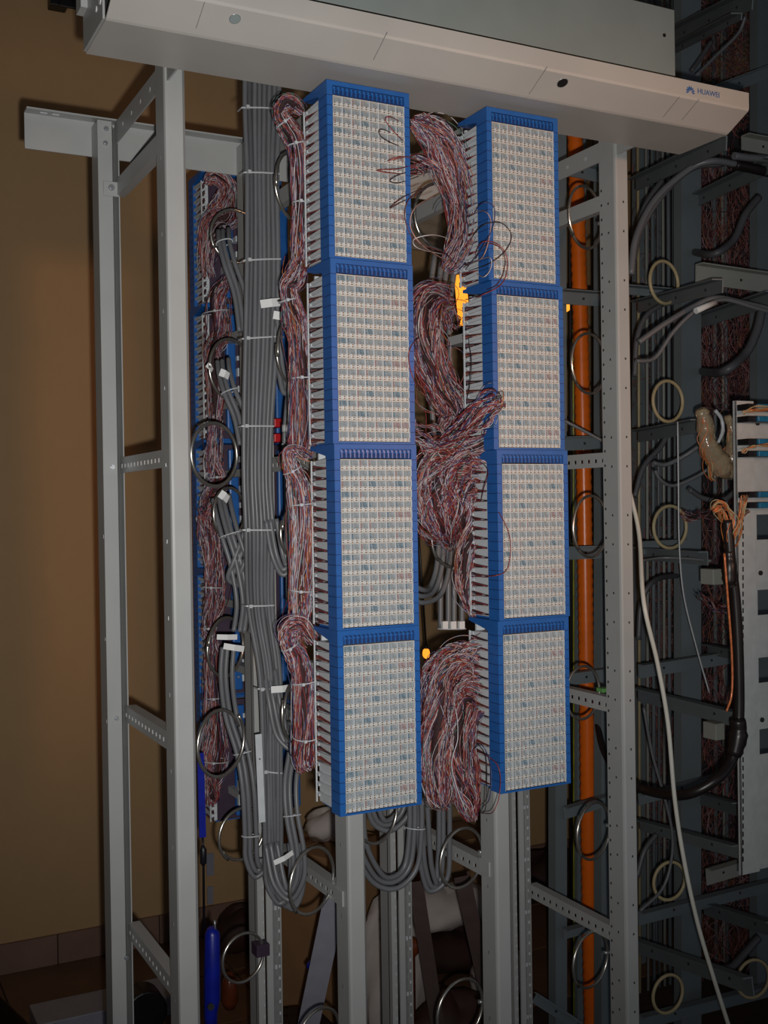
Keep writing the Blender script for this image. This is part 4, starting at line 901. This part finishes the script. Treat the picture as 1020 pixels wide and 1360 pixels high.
single('grey cable in the lower far bay', [(846, 1165, 2.5), (856, 1130, 2.5), (872, 1108, 2.5)], 3.5, 'cabled')
single('dark grey cable looping at the lower right', [(945, 1285, 2.5), (970, 1285, 2.5), (990, 1265, 2.5), (1008, 1245, 2.5)], 5, 'cabled')
single('slanting grey cable crossing the far rack from the upper lamp', [(925, 100, 2.4), (950, 75, 2.4), (980, 45, 2.38), (990, 22, 2.36)], 2.2, 'cable')
single('dark grey cable at the upper right above the beam end', [(918, 95, 2.5), (932, 75, 2.5), (945, 55, 2.5)], 3, 'cabled')
single('black earth cable running vertically behind the orange duct', [(790, 150, 2.8), (793, 600, 2.8), (790, 760, 2.8), (788, 900, 2.78), (797, 980, 2.6), (815, 1025, 2.5)], 4, 'cableb')
single('thick black cable beside the aluminium panel, curling back left at its foot', [(966, 690, 2.0), (970, 740, 2.0), (977, 800, 2.0), (981, 880, 2.0), (981, 960, 2.0), (972, 1010, 2.0), (945, 1040, 2.0), (905, 1056, 2.05), (860, 1050, 2.2), (835, 1038, 2.25)], 7, 'cableb')
single('thin copper coloured lead beside the black cable', [(962, 735, 1.99), (967, 800, 1.99), (972, 870, 1.99), (972, 920, 1.99), (965, 945, 1.99)], 1.6, 'copper')
single('long white cable falling from the right post to the bottom edge', [(822, 600, 2.16), (838, 660, 2.14), (849, 712, 2.10), (855, 800, 2.02), (873, 880, 2.02), (887, 960, 2.02), (896, 1060, 2.02), (908, 1140, 2.02), (925, 1220, 2.02), (945, 1290, 2.02), (975, 1385, 2.02)], 3, 'cablew', group='white cables')
single('thin white cable lower behind the far bars', [(855, 940, 2.4), (866, 1000, 2.4), (880, 1050, 2.4), (892, 1100, 2.4), (892, 1140, 2.4), (880, 1180, 2.4), (850, 1210, 2.4)], 2, 'cable')
single('short pale cable crossing behind the right post', [(748, 558, 2.43), (775, 572, 2.4), (808, 590, 2.36)], 2.2, 'cable')
single('thin silvery cord with bright knots hanging on the far rack', [(900, 560, 2.35), (901, 640, 2.35), (902, 720, 2.35), (908, 790, 2.35), (925, 860, 2.35), (942, 920, 2.35)], 1.1, 'tie')
b = MB()
for px, py in ((895, 755), (898, 768)): pass
# plastic wrapped copper splice
sp = thing('cable_splice', 'cable splice of copper strands wrapped in shiny clear plastic on the far rack', 'cable splice', P(950, 600, 2.15))
def lump(pp, rr, seed, n=14, seg=5):
    c = np.array([list(P(*q))+[r_*mpp(q[0], q[2])] for q, r_ in zip(pp, rr)]); s = spline(c, seg); rng = random.Random(seed); b = MB()
    b.tube([V(x[:3]) for x in s], [max(.001, x[3]*rng.uniform(.86, 1.14)) for x in s], n); return b
part(lump([(930, 543, 2.15), (936, 560, 2.15), (940, 590, 2.15), (955, 615, 2.15), (965, 632, 2.15)], [7, 11, 12, 16, 8], 1), 'plastic_sleeve', M['wrap'], sp)
part(lump([(966, 552, 2.17), (974, 580, 2.17), (972, 610, 2.17), (966, 635, 2.17)], [4, 8, 12, 6], 2), 'plastic_sleeve', M['wrap'], sp)
def tuft(root, ctrl, n, seed, nm='copper_strands', r=.0011):
    pth, rng, *_ = bundle_paths(ctrl, n, seed, wob=.4)
    me = wires_mesh(nm, pth-np.array(root.location), r, rng.integers(0, 3, (n, 1))*np.ones((1, pth.shape[1]-1), int), [M['copper'], M['beige'], WM[8]], 4)
    o = link(nm, me, root); o['kind'] = 'stuff'
tuft(sp, [(932, 550, 2.15, 5), (938, 580, 2.15, 8), (945, 610, 2.15, 9), (958, 634, 2.15, 8)], 40, 1)
tuft(sp, [(970, 560, 2.17, 4), (972, 590, 2.17, 9), (968, 625, 2.17, 10)], 50, 2)
part(lump([(950, 545, 2.13), (958, 556, 2.13), (960, 572, 2.13), (954, 588, 2.13)], [2.5, 2.5, 2.5, 2], 3, 8), 'pale_strap', M['tie'], sp)
sp2 = thing('copper_pigtail', 'fan of red copper leads bound with black tape above the thick black cable', 'cable splice', P(968, 700, 2.0))
tuft(sp2, [(946, 678, 2.0, 4), (956, 672, 2.0, 7), (964, 690, 2.0, 9), (966, 712, 2.0, 7), (969, 735, 2.0, 4)], 60, 3, 'leads')
tuft(sp2, [(990, 658, 2.0, 3), (984, 690, 2.0, 4), (975, 720, 2.0, 4), (970, 735, 2.0, 4)], 20, 4, 'leads')
tuft(sp2, [(1030, 650, 2.1, 3), (1005, 652, 2.1, 3), (988, 660, 2.0, 3), (984, 690, 2.0, 3)], 14, 5, 'leads')
tuft(sp2, [(1030, 672, 2.1, 3), (1006, 675, 2.1, 3), (988, 685, 2.0, 3), (980, 705, 2.0, 3)], 14, 6, 'leads')
part(lump([(968, 732, 2.0), (969, 745, 2.0), (969, 770, 2.0), (971, 778, 2.0)], [7, 8, 9, 7], 4, 12), 'tape_binding', M['cableb'], sp2)
b = MB(); q = P(945, 765, 2.2); b.box(q.x-.014, q.x+.016, q.y-.02, q.y+.02, q.z-.018, q.z+.016); part(b, 'clamp_block', M['rpaint2'], sp2, .002)
b = MB(); q = P(948, 970, 2.2); b.box(q.x-.013, q.x+.013, q.y-.02, q.y+.02, q.z-.018, q.z+.018)
tag(b.build('clamp_block', M['rpaint2'], None, .002), 'small pale clamp block low beside the thick black cable', 'clamp')
part(lump([(980, 955, 1.99), (981, 975, 1.99), (975, 1005, 1.99)], [9, 12, 9], 6, 12), 'tape_lump', M['cableb'], sp2)
# aluminium panel with teal connector rows at the right edge
al = thing('aluminium_panel', 'bright aluminium mounting panel with teal connector rows at the right edge', 'panel', P(1000, 1190, 2.05))
b = MB(); a = P(978, 532, 2.05); c = P(975, 1165, 2.05); z1 = a.z; z0 = c.z; x0 = P(981, 850, 2.05).x
def ahex(xa, xb, y0, y1, za, zb, nm, m, lbl=None): 
    bb = MB(); bb.box(xa, xb, y0, y1, za, zb); return part(bb, nm, M[m], al, .0006, lbl)
ahex(x0, x0+.05, 1.67, 1.6730, z0, z1, 'face_strip', 'alu'); ahex(x0, x0+.003, 1.67, 1.678, z0, z1, 'side_flange', 'alu')
# perforated plate right of the strip, with real cut-outs
b = MB(); za = z1
cuts = []
for py in (700, 800, 890, 985): zc_ = P(1012, py, 2.06).z; cuts.append(zc_)
cuts.sort(); zlast = z0
for zc_ in cuts: b.box(x0+.052, x0+.30, 1.68, 1.6830, zlast, zc_-.026); b.box(x0+.052, x0+.064, 1.68, 1.6830, zc_-.026, zc_+.026); b.box(x0+.115, x0+.30, 1.68, 1.6830, zc_-.026, zc_+.026); zlast = zc_+.026
b.box(x0+.052, x0+.30, 1.68, 1.6830, zlast, z1-.02); part(b, 'perforated_plate', M['alu'], al)
for py in (541, 557, 587, 603, 657, 671):
    q = P(1000, py, 2.03); b = MB(); b.box(x0+.004, x0+.30, 1.64, 1.67, q.z-.006, q.z+.006); o = part(b, 'connector_row', M['black'], al)
    for j in range(4):
        b = MB(); b.box(x0+.026+j*.07, x0+.07+j*.07, 1.634, 1.64, q.z-.0055, q.z+.0055); part(b, 'teal_connector', M['teal'], o, .001)
tuft(al, [(985, 548, 2.02, 3), (1000, 543, 2.01, 3), (1030, 540, 2.01, 3)], 12, 8, 'leads'); tuft(al, [(985, 600, 2.02, 3), (1000, 595, 2.01, 3), (1030, 590, 2.01, 3)], 12, 9, 'leads')
b = MB()
py = 690
while py < 1150:
    q = P(987, py, 2.049); b.box(q.x-.0012, q.x+.0012, 1.6685, 1.6705, q.z-.005, q.z+.005); py += 11
o = part(b, 'slot_row', M['hole'], al)
for px, py in ((1006, 562), (1010, 761), (1012, 956)): q = P(px, py, 2.059); b = MB(); b.disc(q, (0, 1, 0), .005, .004, 12); part(b, 'screw', M['hole'], al)
bundle('wire_bundle', 'short pink and white jumper wires curving into the black cable', [(928, 788, 2.3, 4), (938, 802, 2.25, 6), (952, 810, 2.2, 6), (966, 812, 2.15, 5)], 26, 900, core=0, wob=.4, r=.0011)
bundle('wire_bundle', 'thin red jumper wires strung left of the copper leads', [(905, 678, 2.4, 5), (920, 685, 2.35, 8), (940, 682, 2.25, 6), (950, 680, 2.15, 4)], 22, 901, core=0, wob=.5, r=.0009)
